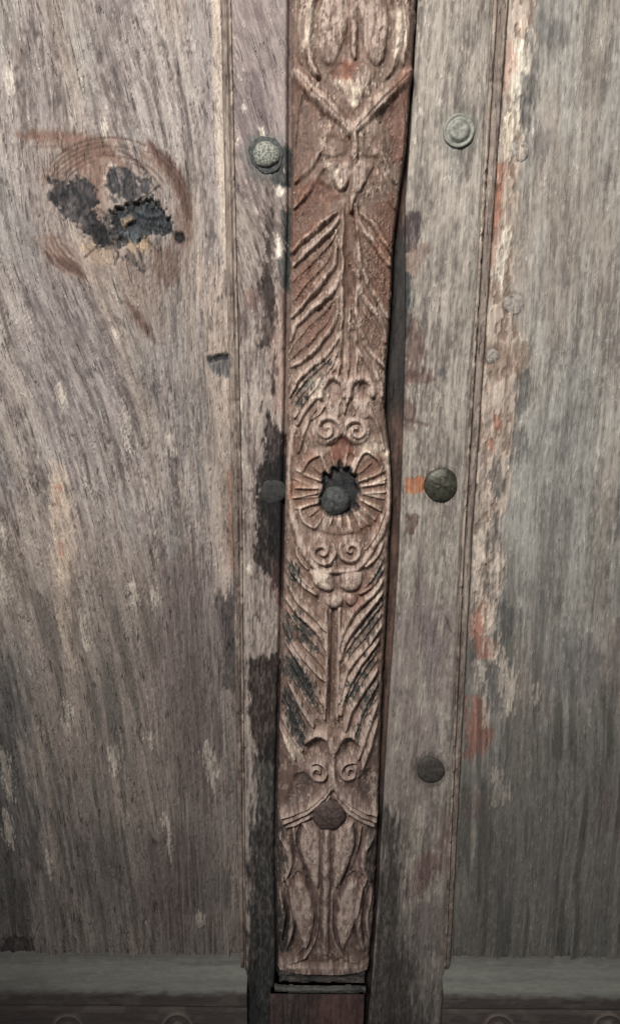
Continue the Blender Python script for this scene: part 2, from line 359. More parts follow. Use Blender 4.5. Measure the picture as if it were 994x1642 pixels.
# knot with its rings, burnt hollow and brown bare wood
BR, BR2, BK = rgb(122, 96, 84), rgb(98, 76, 68), rgb(46, 45, 47)
rk = np.hypot(dx, dz * 0.92); ring = (fbm(dx / 40 + 9, dz / 40, 340, 2) - 0.5) * 9 + rk
rg = sm(0.5, 0.9, np.sin(ring * 2.1) * 0.5 + 0.5) * sm(56, 44, rk) * sm(16, 26, rk) * sm(0.42, 0.60, fbm(dx / 14, dz / 14, 345, 2))
f.tint(0.22 * rg, BR); f.H -= 0.12 * rg
f.blob([(30, 215), (110, 212), (190, 222), (262, 258), (300, 335), (300, 420), (285, 470), (255, 540), (200, 470), (130, 445), (75, 420), (60, 330)], rgb(152, 136, 124), 0.35, 18, 22, 4, 10, 346)
def arc(cx, cy, r, a0, a1, n=9): return [(cx + r * math.cos(math.radians(a)), cy + r * 0.98 * math.sin(math.radians(a))) for a in np.linspace(a0, a1, n)]
for i, (r, a0, a1, w_, al) in enumerate(((128, -142, -62, 1.5, .55), (121, -150, -95, 1.3, .45), (114, -148, -70, 1.6, .5), (107, -145, -92, 1.2, .4), (99, -146, -60, 1.6, .45), (92, -140, -100, 1.2, .4), (86, -60, -20, 1.3, .4), (94, -66, -28, 1.4, .5), (102, -64, -30, 1.2, .45), (124, -58, 8, 1.6, .5), (131, -60, 12, 1.3, .45), (118, -40, 2, 1.3, .35), (96, 118, 165, 1.5, .5), (103, 120, 160, 1.3, .45), (110, 122, 158, 1.3, .45), (118, 125, 152, 1.5, .5), (88, 122, 168, 1.3, .4))):
    f.streak(arc(176, 346, r, a0, a1), rgb(84, 66, 58), w_ * 1.1, al * 1.35, 1.3, 1.6, 3, 6, 3400 + i, -0.25)
    f.streak(arc(176, 346, r - 3.4, a0 + 4, a1 - 6), rgb(176, 158, 144), 1.2, al * 0.8, 1.3, 1.6, 3, 6, 3430 + i, 0.15)
f.blob(arc(176, 346, 132, -62, 22) + arc(176, 346, 108, 22, -62), rgb(120, 95, 83), 0.6, 5, 9, 2, 9, 3480, dh=-0.5)
f.blob(arc(176, 346, 126, -152, -84) + arc(176, 346, 92, -84, -150), rgb(128, 102, 90), 0.5, 6, 12, 2.5, 8, 3482, dh=-0.3)
f.blob(arc(176, 346, 120, 118, 164) + arc(176, 346, 92, 164, 118), rgb(124, 98, 86), 0.45, 6, 12, 2.5, 8, 3484, dh=-0.3)
for i, a_ in enumerate((-100, -75, -38, 12, 40, 62, 95, 130)):
    c_, s_ = math.cos(math.radians(a_)), math.sin(math.radians(a_)); f.streak([(190 + 34 * c_, 350 + 34 * s_), (190 + 58 * c_ + 5 * s_, 350 + 58 * s_), (190 + (78 + 7 * (i % 3)) * c_, 350 + (78 + 7 * (i % 3)) * s_)], rgb(58, 50, 47), 1.6, 0.75, 1.2, 2, 2, 4, 3490 + i, -0.7)
f.streak([(30, 218), (90, 219), (140, 229), (182, 252), (206, 283)], BR, 12, 0.85, 6, 7, 3, 14, 348, -0.6)
f.streak([(50, 236), (100, 236), (150, 252)], BR2, 3, 0.55, 3, 3, 3, 14, 349)
f.streak([(238, 228), (268, 262), (290, 305), (304, 352)], BR2, 10, 0.8, 5, 5, 2, 9, 350, -0.6)
f.streak([(186, 238), (214, 254), (240, 277)], rgb(70, 54, 50), 2.6, 0.8, 2, 2, 2, 9, 351, -0.5)
f.blob([(95, 232), (140, 238), (168, 268), (170, 320), (168, 358), (152, 350), (146, 292), (120, 262)], BR, 0.75, 5, 8, 3, 9, 352)
f.streak([(176, 258), (170, 305), (164, 350), (178, 372)], rgb(158, 138, 126), 7, 0.8, 3, 4, 3, 9, 353, 0.5)
f.streak([(76, 412), (106, 424), (138, 444)], BR2, 7, 0.85, 5, 5, 3, 9, 354, -0.3)
for k in range(4): f.streak([(78, 378 + 10 * k), (105, 384 + 10 * k), (126, 396 + 9 * k)], BR, 2.2, 0.5, 2, 2, 2, 9, 356 + k)
f.blob([(242, 396), (282, 398), (294, 425), (280, 462), (258, 452), (246, 425)], rgb(104, 82, 73), 0.7, 5, 18, 1.6, 9, 361)
f.blob([(180, 398), (226, 420), (262, 462), (258, 545), (232, 520), (196, 470)], rgb(122, 104, 94), 0.45, 9, 24, 1.8, 12, 362)
f.streak([(196, 468), (222, 510), (252, 553)], BR2, 6, 0.75, 4, 5, 2, 7, 363, -0.4)
f.blob([(75, 290), (112, 288), (150, 297), (151, 345), (178, 382), (172, 396), (130, 374), (104, 350), (82, 322)], BK, 0.93, 2, 15, 4, 5, 364, dh=-0.9, islands=0.25)
f.blob([(176, 272), (206, 274), (238, 292), (240, 312), (212, 326), (180, 326)], rgb(62, 60, 62), 0.88, 2, 14, 4, 5, 365, dh=-0.7, islands=0.2)
f.blob([(150, 372), (190, 385), (215, 410), (222, 434), (196, 410), (160, 394)], rgb(58, 54, 54), 0.85, 2, 18, 3, 4, 366, dh=-0.6, islands=0.5)
f.blob([(148, 345), (186, 356), (200, 384), (190, 400), (164, 398), (146, 374)], rgb(52, 50, 51), 0.85, 2, 13, 3, 4, 3470, dh=-0.8, islands=0.3)
f.blob([(190, 380), (216, 372), (240, 384), (236, 404), (205, 402)], rgb(150, 128, 106), 0.8, 3, 12, 2, 4, 367, dh=0.5)
f.blob([(128, 388), (160, 392), (180, 412), (160, 425), (136, 410)], rgb(160, 138, 118), 0.6, 4, 10, 2, 4, 368)
hollow = [(176, 340), (206, 328), (238, 318), (256, 332), (276, 362), (262, 374), (236, 372), (222, 388), (196, 384), (186, 364)]
f.blob(hollow, rgb(40, 43, 46), 0.97, 5, 7, 3, 4, 369, dh=-3.6, rough=0.55)
f.blob([(192, 352), (212, 344), (216, 354), (200, 362)], rgb(150, 132, 112), 0.9, 2, 4, 2, 4, 370, dh=2.4)
f.blob([(188, 370), (222, 366), (230, 380), (206, 390)], rgb(96, 102, 106), 0.8, 3, 6, 2, 4, 371, dh=1.2)
f.streak([(214, 338), (240, 346), (262, 342)], rgb(92, 98, 104), 3, 0.7, 2, 3, 2, 4, 372, 1.4)
f.blob(circle(289, 381, 8, 9), rgb(36, 34, 36), 0.95, 3, 1, 4, 4, 373, dh=-1.5)
f.streak([(258, 374), (272, 370), (284, 376)], BK, 3.5, 0.85, 2, 3, 2, 4, 374, -1)
kid, kd = f.sdf([(58, 285), (110, 270), (200, 262), (262, 300), (303, 375), (285, 410), (232, 445), (150, 410), (90, 350)], 2, True)
# edge and stains of the panel
PALE = rgb(196, 180, 163)
f.blob([(338, -60), (362, -60), (362, 200), (366, 420), (352, 380), (346, 200)], PALE, 0.75, 5, 7, 2, 20, 380)
f.blob([(318, 420), (366, 430), (372, 560), (372, 880), (352, 960), (335, 830), (325, 640)], rgb(178, 160, 146), 0.6, 12, 20, 3, 26, 381)
f.blob([(362, 760), (376, 760), (378, 900), (364, 900)], rgb(128, 90, 74), 0.5, 6, 8, 2, 16, 382)
f.blob([(352, 960), (380, 960), (384, 1090), (362, 1100), (352, 1040)], rgb(74, 68, 66), 0.75, 6, 14, 2, 14, 383)
f.blob([(240, 905), (275, 885), (312, 892), (332, 950), (350, 1080), (352, 1260), (300, 1290), (262, 1180), (240, 1040)], rgb(108, 95, 92), 0.55, 14, 40, 3, 18, 384)
f.blob([(0, 1060), (30, 1080), (46, 1300), (60, 1480), (-20, 1500), (-40, 1100)], rgb(88, 86, 84), 0.6, 14, 26, 4, 30, 385)
f.blob([(120, 1300), (240, 1340), (330, 1300), (350, 1420), (260, 1480), (130, 1450)], rgb(104, 98, 93), 0.4, 16, 26, 5, 30, 386)
f.blob([(225, 1370), (300, 1330), (320, 1400), (290, 1500), (240, 1470)], rgb(106, 88, 86), 0.35, 14, 20, 4, 30, 387)
for (x, y, hh, ww) in ((94, 793, 14, 5), (101, 885, 16, 4)):
    f.blob([(x - ww - 8, y - hh - 14), (x + ww + 6, y - hh - 10), (x + ww + 9, y + hh + 20), (x - ww - 2, y + hh + 22)], rgb(186, 166, 148), 0.75, 3, 8, 1.5, 9, 390)
    f.blob([(x - ww, y - hh), (x + ww, y - hh * 0.8), (x + ww * 0.7, y + hh), (x - ww * 0.6, y + hh)], rgb(186, 104, 82), 0.85, 2, 5, 1.5, 7, 391)
f.blob([(82, 740), (102, 745), (112, 800), (120, 880), (110, 960), (118, 1080), (96, 1010), (84, 880)], rgb(184, 166, 150), 0.75, 3, 14, 1.6, 18, 392, dh=0.5)
for (x, y, hh, ww) in ((216, 955, 20, 8), (248, 958, 12, 6), (8, 930, 30, 5), (12, 1240, 36, 9), (14, 1330, 28, 8), (182, 1215, 22, 6), (338, 1225, 30, 9), (5, 860, 24, 4), (270, 1340, 30, 4), (240, 1185, 12, 5), (205, 690, 30, 5), (275, 715, 14, 5), (100, 640, 20, 4), (18, 130, 20, 6), (170, 208, 8, 7), (187, 537, 6, 6), (80, 1385, 20, 3), (322, 1475, 10, 10), (110, 1150, 26, 6), (135, 1010, 26, 5)):
    ww *= 0.75; hh *= 1.25; f.blob([(x - ww - hh * 0.12, y - hh * 0.6), (x - hh * 0.15, y - hh), (x + ww, y - hh * 0.3), (x + ww * 0.9 + hh * 0.1, y + hh * 0.6), (x + hh * 0.15, y + hh), (x - ww * 0.7, y + hh * 0.5)], rgb(200, 188, 174), 0.7, 1.5, 9, 0.9, 9, 395, dh=0.55)
f.blob([(4, 1505), (40, 1500), (58, 1522), (40, 1540), (0, 1534)], rgb(70, 62, 60), 0.7, 4, 10, 3, 5, 396, dh=-0.6)
# chipped notch by the moulding
f.blob([(334, 572), (374, 568), (376, 602), (345, 600)], rgb(88, 88, 88), 0.85, 3, 5, 2, 4, 398, dh=-1.2)
f.streak([(336, 576), (352, 573), (374, 574)], rgb(52, 52, 52), 4.5, 0.8, 2, 2, 2, 4, 399, -1.0, taper=False)
f.lab[:] = 0; f.lab[kid[kd > 0]] = 1
build(f, 'panel', WOOD, LEFT, labels={1: ('knot', 0)})

# ------------------------------------------------------------------ right panel
f = sheet(lambda z: R_PANEL(z) - 2.5, 430, Z0, Z1, 0.74, 0.86, 0, far=1, keep=160)
f.u = f.X + 9 * (fbm(f.X / 60, f.Z / 200, 13, 2) - 0.5) + 0.02 * f.Z; f.v = f.Z
aged(f, 500, rgb(174, 168, 159), rgb(149, 143, 135), rgb(112, 106, 101), crack=0.35, fleck=0.7)
py = np.interp(f.Z, pyz[::-1], pys[::-1])
B = fbm(f.u / 26, f.v / 160, 600, 3)
f.tint(0.30 * sm(0.52, 0.7, B), rgb(150, 150, 144)); f.tint(0.30 * sm(0.48, 0.32, B), rgb(150, 132, 118))
low = sm(780, 1200, py + 300 * (fbm(f.u / 8, f.v / 70, 610, 3) - 0.5))
f.tint(0.55 * low, rgb(112, 107, 101))
ps = sm(0.57, 0.68, fbm(f.u / 1.8, f.v / 80, 615, 3)) * low; f.tint(0.55 * ps, rgb(158, 148, 138)); f.H += 0.2 * ps
ds = sm(0.54, 0.68, fbm(f.u / 5, f.v / 80, 620, 3)) * low; f.tint(0.6 * ds, rgb(79, 77, 73))
# pale flaking strip, with orange and dark bare wood in it
strip = [(808, -60), (862, -60), (846, 110), (834, 230), (826, 330), (822, 470), (832, 560), (826, 700), (806, 830), (806, 930), (790, 1000), (764, 1020), (752, 980), (764, 700), (782, 440), (800, 200)]
f.blob(strip, rgb(190, 171, 155), 0.75, 4, 16, 2.2, 16, 630, dh=0.7)
idx, d = f.sdf(strip, 2, True); cr = sm(0.56, 0.63, fbm(f.u[idx] / 2.0, f.v[idx] / 9, 632, 3)) * sm(-2, 4, d)
f.C[idx] += (rgb(122, 102, 90) - f.C[idx]) * (0.7 * cr)[:, None]; f.H[idx] -= 0.8 * cr
f.blob([(826, 60), (850, 80), (846, 130), (836, 180), (822, 195), (816, 140)], rgb(208, 198, 182), 0.8, 3, 8, 2, 12, 634, dh=0.6)
f.blob([(808, 190), (830, 170), (826, 240), (806, 260)], rgb(206, 192, 172), 0.8, 3, 8, 2, 12, 635, dh=0.6)
f.blob([(800, 60), (822, 70), (818, 130), (802, 140)], rgb(176, 140, 124), 0.5, 5, 8, 2, 12, 636)
f.blob([(794, 265), (808, 268), (804, 352), (790, 356)], rgb(158, 110, 92), 0.75, 2, 10, 1.2, 14, 637, dh=-0.3)
f.blob([(788, 352), (800, 360), (794, 420), (782, 420)], rgb(162, 124, 108), 0.55, 4, 6, 2, 9, 638)
f.blob([(802, 380), (820, 360), (814, 420), (800, 462), (790, 440)], rgb(206, 196, 180), 0.8, 3, 8, 2, 10, 639, dh=0.6)
f.blob([(790, 665), (804, 668), (802, 690), (790, 688)], rgb(164, 112, 96), 0.6, 3, 4, 2, 6, 640)
f.blob([(780, 706), (794, 708), (790, 722), (780, 720)], rgb(164, 112, 96), 0.5, 3, 4, 2, 6, 641)
for pts in ([(826, 590), (850, 600), (846, 660), (826, 650)], [(822, 690), (842, 700), (836, 740), (820, 735)], [(786, 740), (802, 750), (800, 790), (782, 790)], [(783, 835), (796, 838), (794, 885), (778, 880)], [(782, 910), (796, 915), (792, 950), (778, 948)], [(792, 960), (830, 980), (826, 1020), (790, 1030)], [(776, 1060), (800, 1070), (800, 1140), (778, 1130)], [(836, 120), (852, 140), (846, 200), (832, 190)]):
    f.blob(pts, rgb(88, 86, 84), 0.6, 4, 15, 1.6, 18, 645 + len(pts) + int(pts[0][1]) % 7, dh=-0.3)
f.blob([(760, 975), (774, 970), (776, 1010), (792, 1036), (786, 1056), (758, 1046)], rgb(148, 104, 90), 0.75, 2, 12, 1.3, 14, 655, dh=-0.4)
f.blob([(750, 1120), (776, 1118), (780, 1160), (788, 1180), (768, 1206), (742, 1214)], rgb(140, 98, 86), 0.75, 2, 13, 1.3, 16, 656, dh=-0.4)
for pts in ([(778, 975), (790, 975), (794, 1050), (782, 1062)], [(800, 1030), (816, 1050), (822, 1130), (806, 1140)], [(766, 1060), (776, 1064), (784, 1160), (774, 1150)], [(782, 1240), (802, 1235), (810, 1275), (792, 1290)], [(762, 850), (778, 856), (776, 960), (760, 965)], [(786, 880), (808, 900), (800, 960), (788, 950)], [(856, 1100), (862, 1105), (862, 1125), (856, 1120)]):
    f.blob(pts, rgb(192, 178, 164), 0.7, 2, 14, 1.1, 12, 660 + int(pts[0][0]) % 9, dh=0.6)
f.blob([(740, 1240), (800, 1190), (880, 1150), (1020, 1180), (1040, 1560), (700, 1560), (730, 1400)], rgb(86, 84, 80), 0.42, 30, 60, 4, 40, 670)  # dark stains, plus dimness of the lower right corner painted into the colour
f.blob([(970, 1000), (1010, 1000), (1010, 1090), (970, 1100)], rgb(118, 102, 96), 0.35, 8, 16, 3, 20, 671)
f.blob([(960, 1270), (1010, 1270), (1010, 1330), (955, 1330)], rgb(108, 92, 88), 0.4, 8, 16, 3, 20, 672)
f.blob([(745, 1270), (778, 1275), (772, 1310), (742, 1310)], rgb(112, 94, 90), 0.45, 6, 10, 3, 12, 673)
for pts in ([(896, 430), (914, 434), (918, 460), (900, 455)], [(880, 680), (908, 684), (905, 688), (880, 684)], [(905, 800), (920, 810), (918, 850), (905, 840)], [(850, 1140), (864, 1142), (862, 1185), (850, 1180)], [(880, 1010), (960, 1030), (950, 1110), (880, 1100)], [(820, 1300), (900, 1310), (890, 1430), (830, 1440)], [(790, 1410), (820, 1415), (815, 1450), (795, 1450)], [(865, 20), (905, 40), (898, 80), (862, 70)], [(860, 200), (885, 210), (880, 250), (858, 240)]):
    f.blob(pts, rgb(102, 98, 96), 0.45, 7, 12, 2.5, 18, 680 + int(pts[0][0]) % 11, dh=-0.1)
f.blob([(778, 560), (850, 545), (848, 590), (826, 600), (778, 600)], rgb(132, 112, 98), 0.6, 5, 12, 3, 5, 691, dh=-0.3)
for cx, cy, r in ((833, 241, 17), (823, 488, 18), (789, 571, 12)):
    c_ = circle(cx, cy, r, r * 1.05, 14); f.streak(c_ + c_[:1], rgb(104, 96, 91), 2.0, 0.4, 1.5, 2.5, 2, 3, 695, -0.5, taper=False)
build(f, 'panel', WOOD_B, RIGHT)

# ------------------------------------------------------------------ bead mouldings between panel and stile
def moulding(xl, xr, parent, seed, flip, zb):
    f = sheet(xl, xr, zb, Z1, 0.42, 1.1, 3)
    nz, nx = f.shape; s = np.tile(np.linspace(0, 1, nx), nz)
    if flip: s = 1 - s
    # from the panel: a quirk, a flat fillet, a quirk, a small round bead against the stile
    h = 5.0 + 0.6 * s - 4.0 * np.exp(-((s - 0.0) / 0.07) ** 2) - 2.2 * np.exp(-((s - 0.66) / 0.05) ** 2)
    h += np.where(s > 0.66, 1.6 * np.sqrt(np.clip(1 - ((s - 0.84) / 0.17) ** 2, 0, 1)), 0) - 1.5 * np.exp(-((s - 1.0) / 0.04) ** 2)
    h -= (0.5 + 0.8 * (s > 0.66)) * sm(0.60, 0.70, fbm(f.X / 6, f.Z / 7, seed + 97, 3)); h += 0.5 * (fbm(f.X / 3, f.Z / 30, seed + 98, 2) - 0.5)
    end = sm(zb + 1, zb + 16, f.Z)                       # the run-out at its foot
    f.H[:] = h * (0.35 + 0.65 * end); f.v = f.Z; f.u = f.X
    H0 = f.H.copy(); aged(f, seed, rgb(162, 148, 136), rgb(138, 124, 114), rgb(104, 91, 84), fine=0.8, crack=0.5, fleck=0.5)
    f.H = H0 + 0.35 * (f.H - H0)
    wob = fbm(f.X / 5, f.Z / 9, seed + 90, 3)
    f.tint(0.65 * sm(0.5, 0.62, wob) * (s > 0.7), rgb(186, 170, 154))
    f.tint(0.35 * sm(0.52, 0.66, fbm(f.X / 4, f.Z / 26, seed + 95, 3)), rgb(106, 90, 82))
    build(f, 'bead_moulding', STILE, parent, back=-4)
zbl = at(388, 1566, 3)[1]; zbr = at(716, 1566, 3)[1]
moulding(lambda z: L_PANEL(z), lambda z: L_STRIP(z) + 0.8, LEFT, 700, False, zbl)
moulding(lambda z: R_STRIP(z) - 0.8, lambda z: R_PANEL(z), RIGHT, 750, True, zbr)

# ------------------------------------------------------------------ left stile
PL = edge(POST_L, 9); PR = edge(POST_R, 9)
f = sheet(lambda z: L_STRIP(z) + 0.8, lambda z: PL(z) + 6, 2.0, Z1, 0.62, 0.86, 8)
nz, nx = f.shape; s = np.tile(np.linspace(0, 1, nx), nz)
f.v = f.Z; f.u = f.X - 0.12 * f.Z * 0 + 4 * (fbm(f.X / 30, f.Z / 60, 23, 2) - 0.5)
up = sm(560, 660, f.Z); f.u = f.u + 0.30 * (f.Z - 600) * up
aged(f, 800, rgb(176, 163, 152), rgb(149, 136, 128), rgb(103, 90, 86), fine=1.0, crack=0.7, fleck=0.9)
f.H += 7.6 - 1.4 * sm(0.07, 0.0, s) + 0.9 * (fbm(f.X / 12, f.Z / 60, 820, 2) - 0.5)
f.C += (rgb(140, 126, 126) - f.C) * (0.5 * sm(640, 700, f.Z))[:, None]
gp = np.exp(-((f.X - PL(f.Z) + 1.2) / 1.3) ** 2); f.H -= 4.5 * gp; f.tint(0.6 * sm(0.2, 0.8, gp), rgb(92, 72, 64))
DKB, VB, GB = rgb(60, 51, 48), rgb(40, 38, 38), rgb(62, 66, 64)
f.blob([(395, 120), (412, 116), (425, 150), (436, 190), (430, 215), (412, 190), (400, 150)], rgb(112, 98, 98), 0.7, 4, 9, 2, 6, 830)
f.blob([(442, 236), (462, 232), (470, 250), (468, 296), (440, 298), (436, 275)], rgb(52, 54, 54), 0.9, 3, 5, 2, 4, 831, dh=-0.3)
f.blob(circle(426, 250, 36, 40), rgb(98, 100, 96), 0.55, 8, 9, 2, 5, 832)
f.blob([(454, 340), (470, 340), (469, 462), (456, 466), (449, 440)], GB, 0.85, 3, 6, 2, 12, 833, dh=-0.4)
f.blob([(428, 340), (438, 335), (438, 425), (444, 470), (436, 540), (424, 562), (414, 552), (424, 500), (414, 460), (420, 430)], DKB, 0.85, 3, 9, 1.8, 7, 834, dh=-0.5)
f.blob([(390, 470), (412, 462), (414, 490), (396, 496)], rgb(96, 76, 70), 0.6, 4, 9, 1.8, 6, 835, dh=-0.3)
f.blob([(436, 575), (444, 570), (440, 620), (436, 628)], DKB, 0.75, 3, 6, 1.8, 6, 836, dh=-0.3)
f.blob([(416, 648), (421, 645), (420, 660), (415, 662)], rgb(70, 60, 56), 0.8, 2, 3, 1.5, 5, 837, dh=-0.5)
f.blob([(426, 668), (434, 662), (444, 690), (462, 730), (466, 950), (440, 938), (424, 915), (408, 890), (414, 850), (412, 770), (424, 735), (424, 700)], rgb(50, 43, 41), 0.92, 3, 8, 1.8, 6, 838, dh=-0.7)
f.blob([(424, 742), (466, 738), (466, 910), (444, 910), (428, 850), (418, 800)], VB, 0.88, 5, 8, 2, 7, 839, rough=0.7)
f.blob([(430, 915), (462, 900), (464, 965), (444, 972)], rgb(88, 66, 62), 0.7, 5, 9, 2, 9, 840)
f.blob([(398, 1056), (430, 1054), (450, 1060), (452, 1190), (430, 1230), (414, 1200), (400, 1140)], rgb(56, 48, 45), 0.88, 3, 8, 2, 9, 841, dh=-0.6)
f.blob([(414, 1215), (448, 1190), (450, 1400), (452, 1680), (400, 1680), (402, 1420), (408, 1290)], rgb(58, 56, 54), 0.85, 6, 14, 2.2, 14, 842, dh=-0.3)
f.blob([(442, 470), (456, 480), (462, 660), (440, 660), (436, 560)], rgb(146, 118, 106), 0.45, 6, 8, 2, 12, 843)
f.blob([(394, 1560), (445, 1548), (446, 1680), (392, 1680)], rgb(66, 68, 70), 0.6, 6, 14, 3, 8, 844)
for (x, y, hh, ww) in ((421, 212, 12, 4), (380, 232, 14, 2.5), (446, 395, 18, 5), (385, 700, 60, 2), (386, 860, 60, 2), (458, 398, 8, 2.5), (390, 175, 10, 3), (456, 275, 8, 3), (400, 910, 14, 3), (448, 305, 10, 7)):
    f.blob([(x - ww, y - hh * 0.6), (x, y - hh), (x + ww, y - hh * 0.3), (x + ww * 0.9, y + hh * 0.6), (x, y + hh), (x - ww * 0.7, y + hh * 0.5)], rgb(204, 192, 178), 0.85, 1.5, 4, 1.3, 5, 850, dh=0.2)
f.lab[:] = 0
STL = build(f, 'stile', STILE, LEFT)[0]

# ------------------------------------------------------------------ right stile and its rebate
f = sheet(R_STILE, lambda z: R_STRIP(z) - 0.8, 2.0, Z1, 0.62, 0.86, 8)
nz, nx = f.shape; s = np.tile(np.linspace(0, 1, nx), nz)
f.v = f.Z; f.u = f.X - 0.02 * f.Z + 4 * (fbm(f.X / 30, f.Z / 90, 24, 2) - 0.5)
aged(f, 900, rgb(174, 164, 153), rgb(148, 139, 129), rgb(110, 101, 95), fine=0.9, crack=0.35, fleck=0.9)
f.H += 7.6 - 1.6 * sm(0.05, 0.0, s) - 1.2 * sm(0.95, 1.0, s) + 0.8 * (fbm(f.X / 12, f.Z / 70, 920, 2) - 0.5)
f.tint(0.45 * sm(0.50, 0.66, fbm(f.u / 9, f.v / 40, 925, 3)) * sm(560, 420, f.Z), rgb(122, 108, 106))
BRN = rgb(96, 74, 68)
f.blob([(648, 345), (672, 340), (676, 372), (668, 396), (648, 402)], rgb(76, 66, 66), 0.85, 3, 6, 2, 6, 930, dh=-0.4)
f.blob([(650, 400), (678, 392), (690, 398), (676, 412), (668, 440), (650, 440)], rgb(120, 98, 90), 0.6, 4, 9, 2, 6, 931)
f.blob([(640, 440), (656, 440), (660, 500), (652, 560), (640, 580)], rgb(64, 68, 68), 0.8, 3, 5, 2, 9, 932, dh=-0.5)
f.blob([(652, 500), (676, 512), (668, 540), (688, 560), (672, 600), (650, 596)], BRN, 0.65, 3, 13, 2, 6, 933, dh=-0.3)
f.blob([(648, 596), (690, 594), (686, 612), (650, 616)], BRN, 0.6, 3, 11, 2, 5, 934, dh=-0.3)
f.blob([(644, 640), (668, 655), (662, 690), (645, 680)], BRN, 0.55, 4, 10, 2, 5, 935)
f.streak([(648, 672), (670, 678), (692, 684)], rgb(92, 78, 72), 3, 0.75, 2, 3, 2, 4, 936, -0.4)
f.blob([(704, 590), (716, 594), (714, 606), (704, 604)], rgb(90, 86, 88), 0.7, 3, 5, 2, 5, 937)
f.blob([(650, 768), (678, 766), (680, 788), (651, 790)], rgb(168, 112, 84), 0.9, 1.5, 3, 2, 3, 938, dh=-0.3)
f.blob([(652, 828), (672, 826), (668, 845), (662, 858), (652, 850)], rgb(90, 70, 62), 0.75, 3, 5, 2, 5, 939, dh=-0.3)
f.blob([(676, 990), (686, 970), (704, 1030), (700, 1080), (697, 1140), (706, 1200), (694, 1150), (682, 1090)], rgb(110, 98, 98), 0.65, 3, 6, 1.6, 14, 940)
f.streak([(712, 985), (722, 1010), (728, 1018)], rgb(84, 74, 70), 1.6, 0.7, 1.5, 2, 2, 5, 941, -0.3)
f.streak([(640, 790), (636, 900), (628, 1050)], rgb(176, 160, 146), 4, 0.5, 3, 5, 1.5, 12, 942)
f.blob([(608, 1290), (632, 1310), (644, 1390), (640, 1480), (650, 1560), (700, 1700), (580, 1700), (590, 1560), (604, 1420)], rgb(58, 54, 51), 0.7, 12, 20, 2, 22, 943)
f.blob([(630, 1480), (700, 1440), (712, 1560), (700, 1700), (600, 1700)], rgb(92, 86, 82), 0.5, 16, 26, 3, 26, 953)
f.blob([(672, 1370), (694, 1368), (700, 1390), (672, 1440), (655, 1442), (660, 1400)], rgb(108, 84, 80), 0.6, 4, 14, 1.6, 16, 944)
f.blob([(700, 1340), (716, 1300), (718, 1380), (704, 1400)], rgb(110, 86, 82), 0.45, 5, 8, 2, 10, 945)
f.blob(circle(690, 1233, 28), rgb(80, 72, 68), 0.55, 5, 6, 2, 4, 946)
f.blob(circle(735, 210, 38, 44), rgb(118, 114, 106), 0.55, 7, 9, 2, 6, 947)
f.blob([(722, 240), (740, 240), (738, 290), (722, 280)], rgb(132, 132, 128), 0.4, 7, 8, 2, 9, 948)
STR = build(f, 'stile', STILE_B, RIGHT)[0]
f = sheet(lambda z: PR(z) - 9, lambda z: R_STILE(z) - 0.3, 2.0, Z1, 0.8, 1.6, 2)
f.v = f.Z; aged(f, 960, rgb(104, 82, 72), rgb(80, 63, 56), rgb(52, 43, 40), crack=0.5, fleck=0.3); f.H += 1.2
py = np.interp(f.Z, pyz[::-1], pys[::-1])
f.tint(0.7 * sm(330, 400, py) * sm(690, 600, py), rgb(46, 48, 47)); f.tint(0.6 * sm(1150, 1300, py), rgb(50, 44, 42))  # shadow in the gap beside the post painted on; lower end darkened too
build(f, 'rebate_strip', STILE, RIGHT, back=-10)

# ------------------------------------------------------------------ bottom rails with a dusty sloping ledge
def rail(x0, x1, xa, xb, parent, seed, roundels):
    zt = at(200, 1524, 0)[1]; zl = at(200, 1590, 13)[1]; zm = at(200, 1612, 13)[1]; zk = at(200, 1536, 0)[1]
    f = sheet(x0, x1, 2.0, zt, 0.9, 0.75, 13)
    H = np.interp(f.Z, [2, zm - 5, zm - 2.5, zm, zl - 2.5, zl + 2.0, zk - 5, zk, zk + 4, zt], [12.5, 12.5, 10.6, 13.6, 14.2, 13.0, 2.6, 1.0, 0.1, -1.2])
    H = H + 0.9 * (fbm(f.X / 22, f.Z / 8, seed + 60, 3) - 0.5) * sm(zk + 4, zk - 4, f.Z)
    f.u = f.Z * 1.0; f.v = f.X
    aged(f, seed, rgb(116, 114, 107), rgb(106, 103, 97), rgb(92, 88, 83), crack=0.1, fleck=0.0)
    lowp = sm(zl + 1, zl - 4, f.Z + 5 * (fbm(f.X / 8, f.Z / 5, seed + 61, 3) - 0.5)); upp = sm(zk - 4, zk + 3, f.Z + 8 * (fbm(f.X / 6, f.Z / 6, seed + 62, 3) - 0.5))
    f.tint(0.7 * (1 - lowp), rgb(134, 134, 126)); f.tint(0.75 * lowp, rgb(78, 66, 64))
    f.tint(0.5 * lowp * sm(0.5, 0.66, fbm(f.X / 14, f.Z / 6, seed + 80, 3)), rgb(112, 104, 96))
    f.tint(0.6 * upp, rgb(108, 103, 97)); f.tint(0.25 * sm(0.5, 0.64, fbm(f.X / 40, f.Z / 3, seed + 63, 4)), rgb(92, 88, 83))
    f.H = f.H * 0.5 + H - 0.2
    f.K = np.zeros_like(f.H); f.D = np.zeros_like(f.H)
    for cx, cy in roundels:
        f.ridge(circle(cx, cy, 24, n=16) + [circle(cx, cy, 24, n=16)[0]], 5, 1.2, taper=1)
        f.dome(circle(cx, cy, 12), 8, 2.0)
    f.H += f.K; k = f.K > 0.9; f.C[k] += (rgb(132, 118, 108) - f.C[k]) * 0.55
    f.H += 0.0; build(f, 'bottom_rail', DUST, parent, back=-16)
rail(-430, lambda z: L_STRIP(z) + 1.6, 0, 0, LEFT, 1000, [(-60, 1650), (110, 1652), (285, 1650)])
